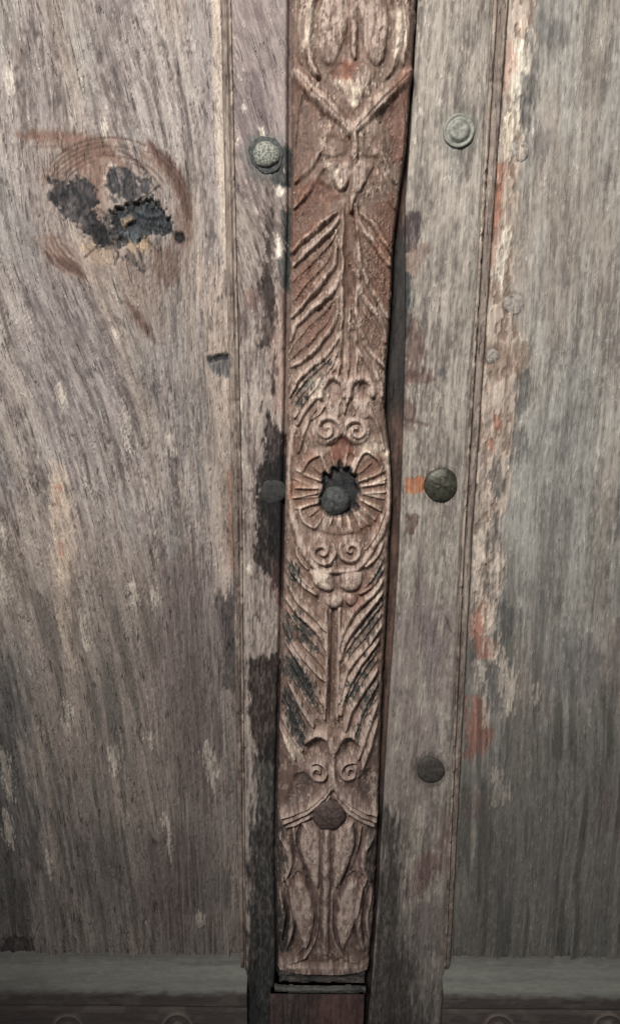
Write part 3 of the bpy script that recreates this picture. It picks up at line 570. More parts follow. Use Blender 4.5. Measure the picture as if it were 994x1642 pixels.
rail(lambda z: R_STRIP(z) - 1.6, 430, 0, 0, RIGHT, 1050, [(800, 1652), (975, 1650), (1120, 1650)])

# ------------------------------------------------------------------ carved post
POST = bpy.data.objects.new('carved_post', None); COL.objects.link(POST); POST.location = (0, 0, 0)
POST['label'] = 'carved brown wooden post with leaves and rosette between the two door leaves'; POST['category'] = 'carved post'
HP = 16.0
PLc = edge(POST_L, 11); PRc = edge(POST_R, 11)
zb = at(517, 1553, 13)[1]
f = sheet(PLc, PRc, zb, Z1, 0.40, 0.46, HP)
nz, nx = f.shape; s = np.tile(np.linspace(-1, 1, nx), nz)
f.K = np.zeros(f.X.size); f.D = np.full(f.X.size, 60.0); f.v = f.Z
f.u = f.X + 2 * (fbm(f.X / 20, f.Z / 40, 33, 2) - 0.5)
pyp = np.array([at(540, y, HP)[1] for y in pys]); py = np.interp(f.Z, pyp[::-1], pys[::-1])
XO, ZO = f.X.copy(), f.Z.copy()                # hand-cut lines wander a little
CALM = 1 - 0.6 * sm(580, 700, py)
f.X = XO + CALM * 1.6 * (fbm(XO / 9, ZO / 9, 1190, 2) - 0.5) + 0.25 * (fbm(XO / 2.2, ZO / 2.2, 1194, 2) - 0.5)
f.Z = ZO + CALM * 1.6 * (fbm(XO / 9, ZO / 9, 1192, 2) - 0.5) + 0.3 * (fbm(XO / 2.2, ZO / 2.2, 1196, 2) - 0.5)
f.K = -0.3 - 0.5 * sm(1300, 1330, py) * sm(1545, 1535, py)
AXIS = [(-200, 566), (0, 566), (190, 566), (330, 561), (560, 556), (640, 552), (740, 547), (800, 545), (900, 540), (1000, 535), (1150, 530), (1250, 530), (1300, 526), (1400, 523), (1560, 518)]
def ax(y): return float(np.interp(y, [a for a, b in AXIS], [b for a, b in AXIS]))
def half(y, side):
    e = np.interp(y, [p[1] for p in (POST_L if side < 0 else POST_R)], [p[0] for p in (POST_L if side < 0 else POST_R)])
    return abs(e - ax(y))
def mir(pts):                                 # the same carving on the other side of the middle stem
    return [(ax(y) + (ax(y) - x) * half(y, 1) / half(y, -1), y) for x, y in pts]
LAB = {}
def lab(name, par=None):
    k = len(LAB) + 1; LAB[k] = (name, par); return k
HOLLOWS = []
def hollow_(pts, h=1.6, soft=4): f.sink(pts, h * 1.6, soft); HOLLOWS.append(pts)

# --- sunk grounds first
UP = lambda p, sc=1.0: hollow_(p, 1.5 * sc)
for g in ([(470, 345), (505, 330), (528, 345), (505, 362), (472, 392)],
          [(474, 432), (500, 405), (530, 388), (534, 410), (520, 440), (498, 468), (470, 492)],
          [(468, 560), (482, 522), (520, 492), (536, 480), (530, 515), (504, 552), (470, 578)],
          [(472, 628), (490, 602), (522, 580), (528, 592), (500, 625), (478, 655)]):
    UP(g)
    if g[0][1] < 600: UP(mir(g), 0.6)
for g in ([(463, 905), (474, 912), (478, 932), (468, 936)], [(466, 986), (478, 980), (498, 1005), (509, 1040), (500, 1046), (476, 1014)],
          [(456, 1058), (474, 1054), (500, 1090), (508, 1125), (498, 1122), (470, 1090)], [(456, 1108), (468, 1110), (484, 1150), (488, 1185), (474, 1182), (462, 1150)],
          [(600, 910), (611, 900), (612, 926), (600, 934)], [(584, 1002), (610, 962), (610, 1000), (590, 1022), (562, 1050), (566, 1024)],
          [(580, 1066), (604, 1036), (602, 1066), (584, 1098), (560, 1128), (556, 1112)], [(584, 1124), (602, 1090), (602, 1128), (588, 1160), (570, 1180)]):
    hollow_(g, 1.7)
# --- top: almond petals, stem, side strands
for sd in (-1, 1):
    m = (lambda p: p) if sd < 0 else mir
    l = lab('almond_petal'); f.dome(m([(556, -90), (530, -60), (514, 0), (511, 50), (515, 92), (530, 106), (544, 90), (557, 40), (562, -20)]), 16, 2.2, l)
    l = lab('edge_strand'); f.ridge(m([(500, -90), (500, -20), (495, 30), (493, 70), (502, 112), (510, 124)]), 8, 1.9, l)
    f.ridge(m([(483, -90), (483, 0), (480, 50), (484, 100)]), 6, 1.1)
    l = lab('crossing_band'); f.ridge(m([(470, 112), (490, 134), (520, 165), (545, 190), (564, 214)]), 11, 2.6, l, 0.7)
    f.groove(m([(474, 118), (520, 168), (562, 212)]), 3, 1.0)
    c0 = (531, 228) if sd < 0 else (592, 226); q0 = 1.0 if sd < 0 else 0.6
    l = lab('scroll'); f.dome(circle(*c0, 26, 27), 14, 1.0, l); f.ridge(circle(*c0, 21, 22, 14) + circle(*c0, 21, 22, 14)[:1], 4, 0.8 * q0, taper=1); f.sink(circle(*c0, 9, 9), 1.4 * q0, 5)
    l = lab('drop_petal'); f.dome(m([(520, 268), (530, 260), (556, 262), (563, 285), (550, 308), (538, 302)]), 10, 2.3, l)
    l = lab('side_leaf'); f.ridge(m([(512, 244), (496, 268), (474, 292)]), 6, 1.6, l); f.ridge(m([(518, 270), (500, 294), (472, 332)]), 6, 1.6, l)
    f.ridge(m([(484, 150), (474, 190), (472, 250)]), 4, 0.9)
l = lab('stem'); f.ridge([(566, -90), (567, 0), (567, 60), (569, 96)], 7, 2.6, l)
l = lab('centre_wedge'); f.dome([(534, 112), (566, 98), (600, 112), (590, 140), (567, 176), (545, 146)], 8, 0.8, l); f.sink([(528, 118), (548, 102), (562, 112), (556, 126), (536, 128)], 1.6, 4)
l = lab('stem'); f.ridge([(567, 200), (569, 240), (568, 290), (563, 340)], 6, 2.4, l)
f.sink([(478, 148), (500, 158), (520, 196), (502, 236), (478, 262)], 0.7, 7); f.sink(mir([(478, 140), (500, 155), (516, 186), (500, 236), (478, 262)]), 0.9, 7)
f.sink([(514, 290), (532, 300), (546, 312), (530, 318), (512, 312)], 1.0, 4)
# --- upper leaves (pairs of ridges with a gutter between) and the ribbed stem
pairs = [([(538, 342), (511, 360), (484, 386), (469, 402)], [(543, 350), (527, 372), (497, 398), (470, 425)]),
         ([(540, 396), (531, 430), (509, 462), (467, 508)], [(547, 434), (540, 456), (520, 480), (478, 518), (465, 548)]),
         ([(541, 480), (534, 516), (506, 560), (467, 588)], [(546, 520), (540, 546), (520, 571), (480, 606), (466, 636)]),
         ([(541, 562), (528, 594), (494, 636), (472, 668)], [(540, 585), (516, 622), (490, 655), (476, 680)])]
for i, (a, b) in enumerate(pairs):
    for sd in (-1, 1):
        if i == 3 and sd > 0: continue
        m = (lambda p: p) if sd < 0 else mir; sc = 1.0 if sd < 0 else 0.95
        l = lab('acanthus_leaf'); idx, d = f.sdf(m(a) + m(b)[::-1], 1); f.lab[idx[d > 0]] = l
        f.ridge(m(a), 5.6, 2.1 * sc, l, 0.55); f.ridge(m(b), 5.6, 2.1 * sc, l, 0.55)
        f.groove([tuple((np.array(p) + np.array(q)) / 2) for p, q in zip(catmull(m(a), 3)[::2], catmull(m(b), 3)[::2])], 4, 0.8)
        if i < 3:                                  # fine veins over the blade towards the next leaf
            A = catmull(np.array(m(b)), 6); B_ = catmull(np.array(m(pairs[i + 1][0])), 6)
            A = A[np.linspace(0, len(A) - 1, 7).astype(int)]; B_ = B_[np.linspace(0, len(B_) - 1, 7).astype(int)]
            for w_ in (0.33, 0.66): f.ridge([tuple(p) for p in (A * (1 - w_) + B_ * w_)], 3.6, 0.75 * sc, 0, 0.3)
l = lab('stem'); st_ = [(549, 335), (548, 420), (547, 500), (542, 610)]
f.ridge(st_, 5, 1.9, l, 0.8); f.ridge([(572, 330), (573, 420), (572, 500), (571, 612)], 5, 1.9, l, 0.8); f.ridge([(561, 480), (559, 540), (557, 612)], 5, 1.5, l, 0.6)
f.groove([(560, 330), (560, 420), (560, 500)], 7, 1.0)
# --- rosette with scrolls
l = lab('scroll'); LR = l
for (c, r, a0, sg) in (((524, 688), 23, 0.3, -1), ((571, 690), 20, 2.8, 1), ((516, 884), 22, -0.6, 1), ((563, 881), 20, 3.8, -1)):
    l = lab('scroll'); f.dome(circle(*c, r + 3, r + 3), 8, 1.1, l); f.ridge(spiral(*c, r, 1.35, sg, a0), 5.6, 2.4); f.groove(spiral(*c, r * 0.66, 0.9, sg, a0), 4, 1.6)
for c in ((533, 620), (580, 620)):
    l = lab('arched_petal'); f.ridge([(c[0] - 19, c[1] + 16), (c[0] - 17, c[1] - 6), (c[0], c[1] - 15), (c[0] + 16, c[1] - 6), (c[0] + 19, c[1] + 14)], 7, 2.2, l, 0.7); f.sink(circle(*c, 10, 8), 1.4, 4)
    l = lab('tongue_petal'); f.dome([(c[0] - 15, c[1] + 30), (c[0] - 4, c[1] + 20), (c[0] + 10, c[1] + 26), (c[0] + 12, c[1] + 48), (c[0] - 6, c[1] + 52)], 10, 1.8, l)
f.ridge([(556, 610), (556, 640), (552, 662)], 4, 1.3)
f.ridge([(471, 690), (464, 730), (463, 790), (470, 840), (488, 886), (512, 912), (540, 914), (575, 908), (602, 872), (622, 830), (626, 780), (624, 730)], 6, 1.8, taper=0.8)
SCOOP, RIBS = [], []
for p in ([(506, 656), (490, 684), (478, 726)], [(592, 652), (608, 688), (616, 722)], [(492, 884), (480, 856), (473, 822)], [(586, 880), (604, 854), (616, 822)], [(500, 664), (484, 700)], [(520, 650), (512, 662), (500, 672)], [(584, 650), (594, 664), (604, 676)],
          [(500, 942), (483, 926), (470, 902)], [(508, 952), (488, 940), (466, 916)], [(584, 940), (600, 922), (614, 896)], [(576, 950), (596, 938), (614, 914)], [(536, 896), (538, 906), (538, 916)], [(494, 912), (480, 896), (474, 880)], [(586, 908), (604, 892), (614, 872)], [(528, 664), (540, 672), (548, 690)], [(568, 664), (558, 674), (550, 690)]):
    f.ridge(p, 4.6, 1.5, taper=0.5)
ROS = lab('rosette'); cx, cy = 545, 787
f.dome(circle(cx, cy, 74, 70, 28), 22, 1.2, ROS)
for a, r1, r2, wd, kind in ((222, 38, 78, 36, 1), (197, 36, 80, 15, 0), (180, 36, 82, 15, 0), (163, 36, 80, 15, 0), (138, 38, 78, 32, 1), (-44, 38, 84, 36, 1), (-16, 36, 82, 14, 0), (-1, 36, 83, 14, 0), (15, 36, 82, 14, 0), (31, 36, 79, 15, 0), (47, 38, 76, 15, 0), (64, 38, 74, 16, 0), (84, 39, 68, 14, 0), (103, 39, 66, 14, 0), (-72, 40, 66, 13, 0), (-108, 40, 64, 13, 0)):
    a += 3 * math.sin(a * 1.7); r2 = r2 * (0.95 + 0.05 * math.sin(a * 2.3)); wd = wd * (0.95 + 0.12 * math.sin(a * 3.1))
    t = math.radians(a); ca, sa = math.cos(t), math.sin(t); pt = lambda r, o: (cx + r * ca - o * sa, cy + r * sa + o * ca)
    l = lab('petal', ROS)
    out = [pt(r1 - 4, -wd * 0.22), pt((r1 + r2) / 2, -wd * 0.5), pt(r2 - 6, -wd * 0.52), pt(r2, 0), pt(r2 - 6, wd * 0.52), pt((r1 + r2) / 2, wd * 0.5), pt(r1 - 4, wd * 0.22)]
    idx, d = f.sdf(out, 1, True); f.lab[idx[d > -0.3]] = l
    SCOOP.append(out); f.sink(out, 1.4, 3)
    if kind: f.ridge(out, 5, 1.9, 0, 1.0)
    else:
        for sg in (-1, 1):
            RIBS.append([pt(r1, sg * wd * 0.45), pt(r2 - 4, sg * wd * 0.55)]); f.ridge(RIBS[-1], 4, 1.5 + 0.4 * math.sin(a), 0, 0.6)
    if kind: f.ridge([pt(r1 + 4, 0), pt(r2 - 12, 0)], 3.4, 1.0)
f.sink([(524, 712), (546, 700), (566, 714), (560, 736), (532, 738)], 1.8, 3)
HOLE = [(518, 770), (520, 758), (529, 762), (533, 750), (541, 752), (544, 740), (551, 752), (560, 750), (564, 760), (573, 764), (570, 774), (577, 790), (572, 804), (575, 816), (566, 820), (565, 832), (556, 824), (540, 828), (520, 820), (513, 802), (518, 786)]
f.sink(HOLE, 6.0, 4.0, True)
# --- lower leaves
low_pairs = [([(462, 938), (478, 963), (505, 988), (523, 1010)], [(460, 962), (482, 986), (510, 1012), (524, 1040)]),
             ([(459, 1006), (478, 1042), (504, 1072), (522, 1088)], [(458, 1030), (484, 1066), (508, 1108), (522, 1132)]),
             ([(462, 1094), (483, 1130), (502, 1162)], [(455, 1112), (474, 1146), (492, 1180)]),
             ([(452, 1150), (470, 1180), (484, 1200)], [(449, 1170), (462, 1196), (472, 1216)])]
low_r = [([(612, 932), (597, 951), (566, 980), (547, 1020), (543, 1044)], [(612, 951), (580, 988), (553, 1026), (546, 1056)]),
         ([(611, 1004), (584, 1038), (557, 1072), (544, 1122)], [(607, 1026), (575, 1066), (553, 1108), (546, 1142)]),
         ([(604, 1074), (579, 1110), (562, 1138), (553, 1168)], [(603, 1096), (582, 1136), (566, 1180)]),
         ([(604, 1132), (588, 1172), (574, 1214)], [(604, 1160), (592, 1196), (580, 1232)])]
for side in (low_pairs, low_r):                    # fine veins between the leaves
    for (a, b), (c, e) in zip(side[:-1], side[1:]):
        A = catmull(np.array(b, float), 6); B_ = catmull(np.array(c, float), 6)
        A = A[np.linspace(0, len(A) - 1, 7).astype(int)]; B_ = B_[np.linspace(0, len(B_) - 1, 7).astype(int)]
        for w_ in (0.36, 0.68): f.ridge([tuple(p) for p in (A * (1 - w_) + B_ * w_)], 3.8, 0.8, 0, 0.3)
for a, b in low_pairs + low_r:
    l = lab('acanthus_leaf'); idx, d = f.sdf(a + b[::-1], 1); f.lab[idx[d > 0]] = l
    f.ridge(a, 5.6, 2.2, l, 0.5); f.ridge(b, 5.6, 2.2, l, 0.5)
l = lab('stem'); f.ridge([(523, 975), (524, 1060), (520, 1150)], 5, 1.8, l, 0.7); f.ridge([(544, 975), (543, 1060), (540, 1150)], 5, 1.8, l, 0.7); f.groove([(534, 972), (533, 1060), (530, 1158)], 6, 1.6)
for p in ([(496, 916), (512, 908), (532, 918), (536, 940), (524, 946), (506, 938)], [(544, 940), (548, 918), (566, 910), (580, 920), (576, 940), (560, 947)]):
    l = lab('bud_petal'); f.dome(p, 12, 2.2, l)
l = lab('bud'); f.dome(circle(536, 962, 14, 12), 10, 2.4, l)
l = lab('bud'); f.dome(circle(563, 960, 10, 11), 8, 1.8, l)
# --- lower flower: arches, small scrolls, diverging bands
for p in ([(488, 1187), (507, 1174), (526, 1182), (534, 1208)], [(536, 1200), (548, 1178), (566, 1176), (578, 1192)]):
    l = lab('arched_petal'); f.ridge(p, 7, 2.2, l, 0.6)
for c, a0, sg in (((509, 1235), -2.2, 1), ((560, 1234), -0.9, -1)):
    l = lab('scroll'); f.dome(circle(*c, 19), 8, 0.9, l); f.ridge(spiral(*c, 17, 1.5, sg, a0), 4.5, 2.3); f.groove(spiral(*c, 12, 1.1, sg, a0), 4, 1.2)
f.sink([(490, 1192), (510, 1184), (524, 1196), (522, 1208), (496, 1206)], 1.0, 4); f.sink([(545, 1190), (562, 1186), (574, 1198), (570, 1208), (548, 1206)], 1.0, 4)
l = lab('stem'); f.ridge([(533, 1180), (534, 1222), (532, 1262)], 5, 1.8, l, 0.7)
for a, b, c in (([(531, 1228), (528, 1252), (512, 1276), (486, 1295), (450, 1312)], [(531, 1246), (526, 1266), (508, 1286), (484, 1303), (452, 1320)], [(528, 1274), (510, 1296), (486, 1312), (456, 1328)]), ([(535, 1228), (538, 1252), (552, 1276), (576, 1295), (605, 1310)], [(535, 1246), (540, 1266), (556, 1287), (578, 1304), (604, 1319)], [(538, 1276), (556, 1298), (578, 1313), (602, 1328)])):
    l = lab('diverging_band'); idx, d = f.sdf(a + b[::-1], 1); f.lab[idx[d > 0]] = l; f.ridge(a, 5, 2.2, l, 0.7); f.ridge(b, 5, 2.2, l, 0.7); f.ridge(c, 4.5, 1.6, l, 0.6)
hollow_([(470, 1250), (490, 1240), (500, 1262), (482, 1284), (460, 1296)], 0.9); hollow_([(575, 1250), (592, 1240), (600, 1290), (584, 1284)], 0.9)
# --- foot: petals, stem, bowed leaves
GRV = []
for sd in (-1, 1):
    m = (lambda p: p) if sd < 0 else mir
    l = lab('foot_petal'); f.dome(m([(484, 1318), (502, 1318), (514, 1342), (516, 1390), (508, 1420), (492, 1392), (480, 1350)]), 10, 2.2, l)
    l = lab('foot_petal'); f.dome(m([(472, 1408), (490, 1416), (502, 1446), (502, 1488), (490, 1518), (478, 1490), (472, 1450)]), 9, 2.2, l)
    l = lab('bowed_leaf'); f.ridge(m([(459, 1406), (468, 1440), (469, 1480), (458, 1522)]), 6, 2.1, l); 
    l = lab('bowed_leaf'); f.ridge(m([(449, 1440), (455, 1470), (450, 1508)]), 5, 1.6, l)
    l = lab('bowed_leaf'); f.ridge(m([(450, 1345), (464, 1366), (466, 1392), (452, 1412)]), 7, 2.0, l); f.ridge(m([(470, 1328), (474, 1352), (486, 1392)]), 4, 1.3)
    f.ridge(m([(512, 1430), (508, 1490), (490, 1528), (462, 1545)]), 4, 1.6)
    f.groove(m([(516, 1335), (515, 1420), (513, 1520)]), 5, 2.0, 0.8)
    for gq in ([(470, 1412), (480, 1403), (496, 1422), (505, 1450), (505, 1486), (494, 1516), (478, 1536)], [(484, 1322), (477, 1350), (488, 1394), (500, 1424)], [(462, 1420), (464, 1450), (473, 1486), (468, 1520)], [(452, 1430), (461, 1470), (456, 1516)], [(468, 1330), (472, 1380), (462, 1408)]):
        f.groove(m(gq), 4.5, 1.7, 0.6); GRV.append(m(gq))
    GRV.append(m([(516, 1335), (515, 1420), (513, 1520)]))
l = lab('stem'); f.ridge([(524, 1330), (522, 1420), (521, 1526)], 7, 2.2, l, 0.8)
f.sink(circle(520, 1530, 5, 6), 1.2, 3); f.sink(circle(490, 1541, 4), 1.2, 2); f.sink(circle(546, 1541, 4), 1.2, 2)
l = lab('foot_lip'); idx = np.nonzero(py > 1545)[0]; f.K[idx] = np.maximum(f.K[idx], 2.6 * sm(1545, 1549, py[idx])); f.lab[idx] = l
# worn body of the post under the carving
f.X, f.Z = XO, ZO
f.K -= 1.5 * np.clip(f.D / 16, 0, 1) ** 0.8      # the ground is scooped away between the cut lines
KK = f.K.reshape(f.shape)                         # and everything is rubbed soft
for _ in range(2):
    KK = np.pad(KK, 1, 'edge'); KK = (KK[:-2, 1:-1] + KK[2:, 1:-1] + KK[1:-1, :-2] + KK[1:-1, 2:] + 2 * KK[1:-1, 1:-1]) / 6
f.K = KK.ravel()
wear = fbm(f.X / 6, f.Z / 10, 1200, 4); fine = fbm(f.X / 1.5, f.Z / 2.6, 1210, 3); gr = fbm(f.X / 0.9, f.Z / 9, 1214, 3)
rw = sm(0.0, 0.5, s) * sm(230, 330, py) * sm(690, 600, py)             # rubbed right-hand side
Kf = f.K * (1 - 0.12 * rw) * (0.74 + 0.46 * sm(0.34, 0.66, wear) * CALM + 0.25 * (1 - CALM)) * (0.95 + 0.50 * sm(850, 950, py))
f.H[:] = 9.0 + 8.0 * np.sqrt(np.clip(1 - np.abs(s) ** 2.3 * 0.94, 0, 1)) + Kf + 1.2 * CALM * (wear - 0.5) + (0.5 * (fine - 0.5) + 0.5 * (gr - 0.5)) * (1 - 0.6 * sm(640, 760, py))
pit = sm(0.70, 0.80, fbm(f.X / 1.1, f.Z / 3.0, 1216, 2)) * sm(0.45, 0.6, wear); pit *= 1 - 0.8 * sm(640, 760, py); f.H -= 0.6 * pit
f.H -= (1.6 + 2.0 * sm(0.5, 0.7, fbm(f.X / 30, f.Z / 7, 1218, 3))) * sm(0.955, 1.0, np.abs(s))
# colour: stained brown wood, dusty tan where rubbed, black dirt caught in the punched grounds
RED, TAN, BRW = rgb(106, 82, 70), rgb(194, 173, 160), rgb(122, 103, 91)
up = sm(640, 420, py); mid = sm(560, 700, py) * sm(1260, 1120, py); lo_ = sm(1120, 1260, py)
f.C[:] = up[:, None] * BRW + (1 - up)[:, None] * rgb(142, 120, 105)
f.tint(lo_ * 0.8, rgb(142, 122, 116)); f.tint(0.35 * (1 - up), rgb(142, 119, 112))
pn = fbm(f.X / 9, f.Z / 16, 1220, 4); rag = fbm(f.X / 2.2, f.Z / 5.0, 1230, 3)
f.tint(0.70 * up * sm(0.50, 0.60, pn + 0.5 * (rag - 0.5)), RED)
f.tint(0.60 * (1 - up) * sm(0.54, 0.66, pn + 0.5 * (rag - 0.5)) * (1 - lo_ * 0.4), rgb(118, 90, 76))
f.tint(0.62 * sm(0.0, -1.8, Kf), rgb(98, 78, 68))  # old stain in the recesses, darkened further: shade contrast put into the colour
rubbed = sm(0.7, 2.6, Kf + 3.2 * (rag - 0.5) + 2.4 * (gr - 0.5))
f.tint((0.78 - 0.1 * lo_ - 0.12 * up) * rubbed, TAN)  # dusty rubbed tops, paled further as painted highlight contrast
f.tint((0.40 - 0.12 * up) * sm(0.57, 0.70, rag), TAN); f.tint(0.45 * sm(0.42, 0.32, rag), rgb(92, 72, 62)); f.tint(0.35 * sm(0.42, 0.28, gr), rgb(88, 70, 62))
fk = sm(0.68, 0.76, fbm(f.X / 0.9, f.Z / 2.4, 1236, 2)) * sm(0.42, 0.58, wear); f.tint(0.65 * fk, rgb(206, 188, 170)); f.H += 0.3 * fk; f.tint(0.6 * pit, rgb(78, 60, 52))
for p, c, a in (([(470, 130), (500, 150), (502, 240), (474, 300), (468, 300)], RED, 0.7), ([(636, 112), (662, 98), (655, 180), (645, 260), (628, 250), (622, 180)], rgb(112, 80, 67), 0.75), ([(472, 290), (512, 285), (545, 312), (520, 345), (470, 398)], rgb(114, 80, 66), 0.7),
                ([(528, 118), (548, 102), (572, 108), (562, 128), (536, 130)], rgb(124, 82, 66), 0.8), ([(524, 712), (546, 702), (566, 716), (560, 735), (532, 738)], rgb(118, 76, 62), 0.9), ([(600, 330), (636, 320), (628, 480), (606, 470)], rgb(124, 84, 66), 0.5),
                ([(474, 440), (500, 420), (498, 466), (476, 488)], rgb(124, 78, 62), 0.5), ([(490, 520), (530, 500), (520, 530), (490, 552)], rgb(122, 80, 64), 0.5), ([(552, 340), (568, 340), (566, 480), (550, 480)], rgb(98, 70, 58), 0.6), ([(466, 770), (500, 764), (500, 806), (464, 806)], rgb(124, 84, 66), 0.6), ([(584, 730), (612, 726), (612, 760), (580, 764)], rgb(118, 84, 68), 0.7), ([(588, 810), (612, 800), (606, 850), (570, 858)], rgb(112, 80, 66), 0.6), ([(484, 728), (510, 726), (514, 756), (490, 760)], rgb(112, 82, 68), 0.6), ([(560, 948), (600, 930), (580, 965), (560, 975)], rgb(112, 80, 70), 0.6)):
    f.blob(p, c, a, 5, 9, 3, 5, 1240 + int(p[0][0]) % 13)
for i, p in enumerate(GRV): f.streak(p, rgb(82, 66, 64), 3, 0.6, 2, 3, 2, 4, 1246 + i)  # foot grooves painted darker, deepening their shading along with the grime
for i, p in enumerate(SCOOP): f.blob(p, rgb(120, 94, 80), 0.6, 2, 2, 2, 4, 1250 + i, dh=0, inset=2)
for i, p in enumerate(RIBS): f.streak(p, rgb(186, 166, 149), 2.0, 0.6, 1.8, 2.2, 2, 4, 1270 + i)
for i, p in enumerate(HOLLOWS):                   # dark grime packed in the punched grounds
    yy = p[0][1]
    if yy < 570: f.blob(p, rgb(106, 80, 68), 0.5, 4, 5, 2, 4, 1260 + i)
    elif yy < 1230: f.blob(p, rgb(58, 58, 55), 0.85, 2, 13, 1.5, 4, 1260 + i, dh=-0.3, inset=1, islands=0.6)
    else: f.blob(p, rgb(96, 82, 80), 0.5, 4, 7, 2, 4, 1260 + i)
    idx, d = f.sdf(p, 1)                          # punch marks
    dots = 0.6 * sm(0.70, 0.82, vnoise(f.X[idx] / 0.8, f.Z[idx] / 1.3, 1300 + i)) * sm(1, 4, d)
    f.H[idx] += 0.7 * dots; f.C[idx] += (rgb(160, 140, 122) - f.C[idx]) * (0.55 * dots)[:, None]
for p in ([(630, 20), (652, 10), (650, 70), (640, 100), (632, 70)], [(490, 0), (506, 10), (500, 60), (492, 70)], [(536, 128), (562, 132), (566, 168), (552, 150)], [(570, 130), (588, 136), (570, 170)], [(574, 712), (600, 704), (608, 724), (580, 732)], [(612, 715), (626, 720), (628, 770), (618, 772)], [(494, 612), (520, 610), (520, 640), (500, 640)], [(605, 940), (612, 930), (610, 950), (600, 958)], [(455, 1180), (478, 1190), (480, 1225), (468, 1220)], [(518, 270), (530, 262), (548, 306), (536, 304)], [(592, 1262), (604, 1250), (604, 1305), (596, 1290)], [(500, 905), (525, 915), (520, 935), (505, 930)]):
    f.blob(p, rgb(196, 182, 164), 0.62, 4, 9, 2, 5, 1340 + int(p[0][1]) % 17, dh=0.1)
for p in ([(463, 905), (474, 912), (478, 935), (466, 930)], [(456, 1055), (480, 1060), (502, 1110), (508, 1130), (480, 1100), (458, 1085)], [(450, 1120), (470, 1110), (480, 1160), (484, 1192), (466, 1170)], [(450, 1010), (462, 990), (474, 1020), (460, 1030)], [(445, 1320), (456, 1330), (452, 1400), (445, 1400)], [(446, 1470), (458, 1450), (462, 1520), (448, 1530)], [(590, 1330), (603, 1330), (598, 1420), (590, 1400)]):
    f.blob(p, rgb(56, 56, 54), 0.75, 2, 13, 1.5, 4, 1360 + int(p[0][1]) % 17)
f.blob(HOLE, rgb(34, 35, 37), 0.96, 4, 5, 3, 4, 1380)
f.R[:] = np.clip(0.70 - 0.16 * up * sm(0.5, 0.62, pn) + 0.2 * (rag - 0.5), 0.4, 0.95)
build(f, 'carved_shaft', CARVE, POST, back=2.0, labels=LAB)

def block(name, pts_l, pts_r, y0, y1, h, seed, cols, ex=0.0, parent=POST, prof=None):
    z1, z0 = at(517, y0, h)[1], at(517, y1, h)[1]
    f = sheet(at(*pts_l, h)[0], at(*pts_r, h)[0], z0, z1, 0.6, 0.5, h)
    f.u = f.Z; f.v = f.X * 2; aged(f, seed, *cols, crack=0.6, fleck=0.5); f.H *= 0.7; f.H += h + 1.2 * (fbm(f.X / 9, f.Z / 4, seed + 66, 3) - 0.5) - 1.0 * sm(0.58, 0.66, fbm(f.X / 5, f.Z / 5, seed + 67, 3))
    if prof: f.H += np.interp((f.Z - z0) / (z1 - z0), *prof)
    build(f, name, CARVE, parent, back=2.0)
block('base_neck', (448, 1575), (584, 1575), 1549, 1584, 12.5, 1400, (rgb(104, 100, 94), rgb(80, 74, 70), rgb(52, 48, 47)))
block('base_lip', (440, 1588), (586, 1588), 1582, 1594, 16, 1420, (rgb(116, 113, 107), rgb(92, 90, 85), rgb(68, 65, 62)), prof=([0, 0.5, 1], [-1, 0.5, -1]))
def plinth():
    h = 13; z1 = at(517, 1594, h)[1]
    f = sheet(at(434, 1620, h)[0], at(583, 1620, h)[0], 0.0, z1, 0.7, 0.7, h); f.v = f.Z
    aged(f, 1440, rgb(104, 88, 82), rgb(82, 68, 64), rgb(58, 50, 48), crack=0.5, fleck=0.4); f.H += h
    f.blob([(505, 1598), (585, 1596), (585, 1680), (515, 1680)], rgb(104, 72, 68), 0.6, 8, 14, 3, 9, 1450); f.blob([(432, 1598), (446, 1596), (450, 1680), (432, 1680)], rgb(98, 72, 68), 0.5, 6, 10, 3, 9, 1451)
    build(f, 'plinth', CARVE, POST, back=2.0)
plinth()

# ------------------------------------------------------------------ nails and bolts
def lathe(name, prof, px, py_, h, mat, parent, seed=0, n=28, squash=1.0, tilt=0.0, lump=0.05, label=None, slot=False):
    rng = np.random.default_rng(seed); x, z = at(px, py_, h)
    k = mmpp(py_); vs, fs = [], []
    ph = rng.random(4) * 6.28
    for (r, dz) in prof:
        for i in range(n):
            a = 2 * math.pi * i / n; q = r * k * (1 + lump * (math.sin(2 * a + ph[0]) * 0.6 + math.sin(3 * a + ph[1]) * 0.5 + 0.35 * math.sin(7 * a + ph[2])))
            zz = dz + (0.12 * math.sin(5 * a + ph[3]) if r > 3 else 0)
            if slot and abs(q * math.sin(a - 1.9)) < 1.1 and dz > 0.3: zz = dz - 0.8
            vs.append((q * math.cos(a) * squash / 1000, -zz / 1000, q * math.sin(a) / 1000))
    m = len(prof)
    for j in range(m - 1):
        for i in range(n):
            fs.append((j * n + i, j * n + (i + 1) % n, (j + 1) * n + (i + 1) % n, (j + 1) * n + i))
    fs.append(tuple(range((m - 1) * n, m * n)))
    me = bpy.data.meshes.new(name); me.from_pydata(vs, [], fs); me.materials.append(mat)
    me.polygons.foreach_set('use_smooth', [True] * len(fs)); me.update()
    o = bpy.data.objects.new(name, me); COL.objects.link(o); o.location = (x / 1000, -h / 1000, z / 1000); o.rotation_euler = (tilt, 0, 0); o.parent = parent
    if label: o['label'] = label
    return o
DOME = [(24, -1.5), (25, 0.2), (24, 1.3), (21, 2.2), (16, 3.0), (10, 3.5), (4, 3.7), (0.8, 3.7)]
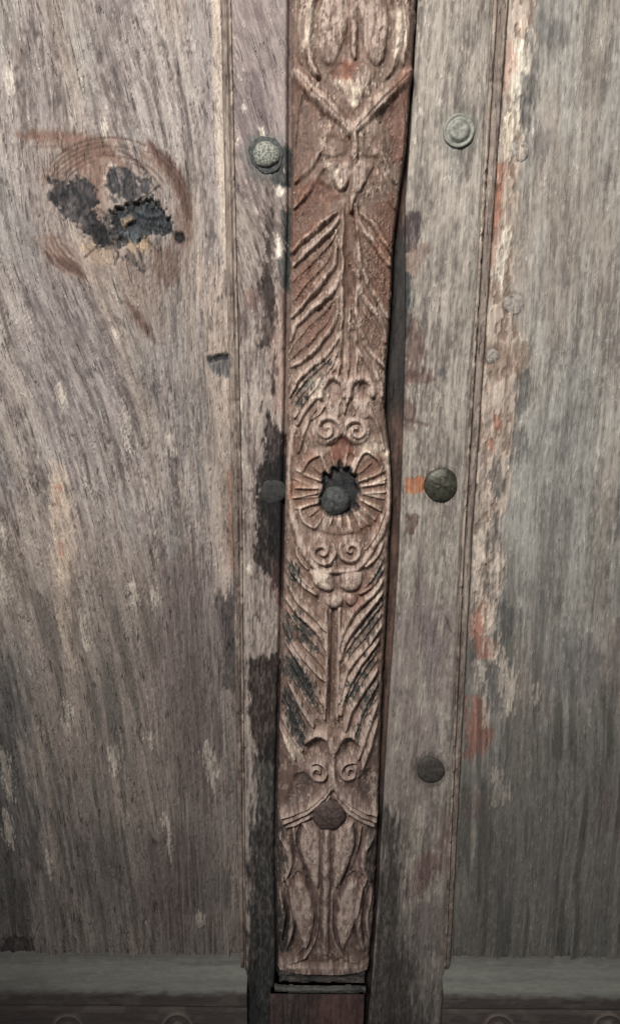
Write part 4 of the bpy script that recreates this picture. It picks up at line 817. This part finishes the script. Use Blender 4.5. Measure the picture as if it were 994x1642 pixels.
WASH = [(25, -1.5), (25, 0.6), (24, 1.2), (22, 1.3), (20, 0.8), (17, 0.9), (15.5, 2.0), (12, 2.6), (7, 2.2), (3, 2.0), (0.8, 2.0)]
FLUSH = [(21, -1.5), (20.5, 0.1), (19, 0.35), (10, 0.5), (0.8, 0.5)]
FLAT = [(21, -1.5), (21, 0.4), (20, 1.0), (16, 1.4), (8, 1.6), (0.8, 1.6)]
def sc(p, q): return [(a * q, b) for a, b in p]
wa = lathe('nail_washer', [(27, -1.0), (27, 0.2), (25, 0.4), (18, 0.4)], 427, 248, 7.8, IRON, STL, 1, lump=0.08)
lathe('nail', sc(DOME, 0.80), 427, 248, 8.0, VERDIGRIS, STL, 2, lump=0.08, label='verdigris crusted nail head with dark rim')
lathe('nail', sc(FLAT, 0.98), 438, 788, 6.0, BLACKIRON, STL, 3, label='flat dark iron nail head in the black stain')
lathe('nail', WASH, 735, 210, 7.8, ZINC, STR, 4, lump=0.02, label='dull zinc nail head with raised washer rim')
lathe('nail', sc(DOME, 1.06), 706, 777, 7.6, OLIVE, STR, 5, lump=0.03, label='large olive dark domed nail head')
lathe('nail', sc(FLAT, 1.04), 690, 1234, 8.0, DARKIRON, STR, 6, lump=0.05, label='dark low nail head on lower stile')
pr = [o for o in RIGHT.children if o.name.startswith('panel')][0]
lathe('nail', sc(FLUSH, 0.72), 833, 241, 0.3, GREYNAIL, pr, 7, lump=0.1, slot=True)
lathe('nail', sc(FLUSH, 0.74), 823, 488, 0.1, GREYNAIL, pr, 8, lump=0.1, slot=True)
lathe('nail', sc(FLUSH, 0.5), 789, 571, 0.2, GREYNAIL, pr, 9, lump=0.15)
lathe('rosette_bolt', [(25, -6), (24, -1), (22.5, 1.5), (19, 3.4), (13, 4.8), (6, 5.5), (0.8, 5.6)], 538, 803, 12.5, IRON, POST, 10, lump=0.04, label='dark iron bolt head in the rosette hollow')
lathe('nail', [(25, -2), (25.5, 0), (24, 1.6), (20, 2.6), (12, 3.4), (0.8, 3.7)], 527, 1306, 18.6, BROWNIRON, POST, 11, lump=0.03, label='brown domed nail head at the foot of the post')
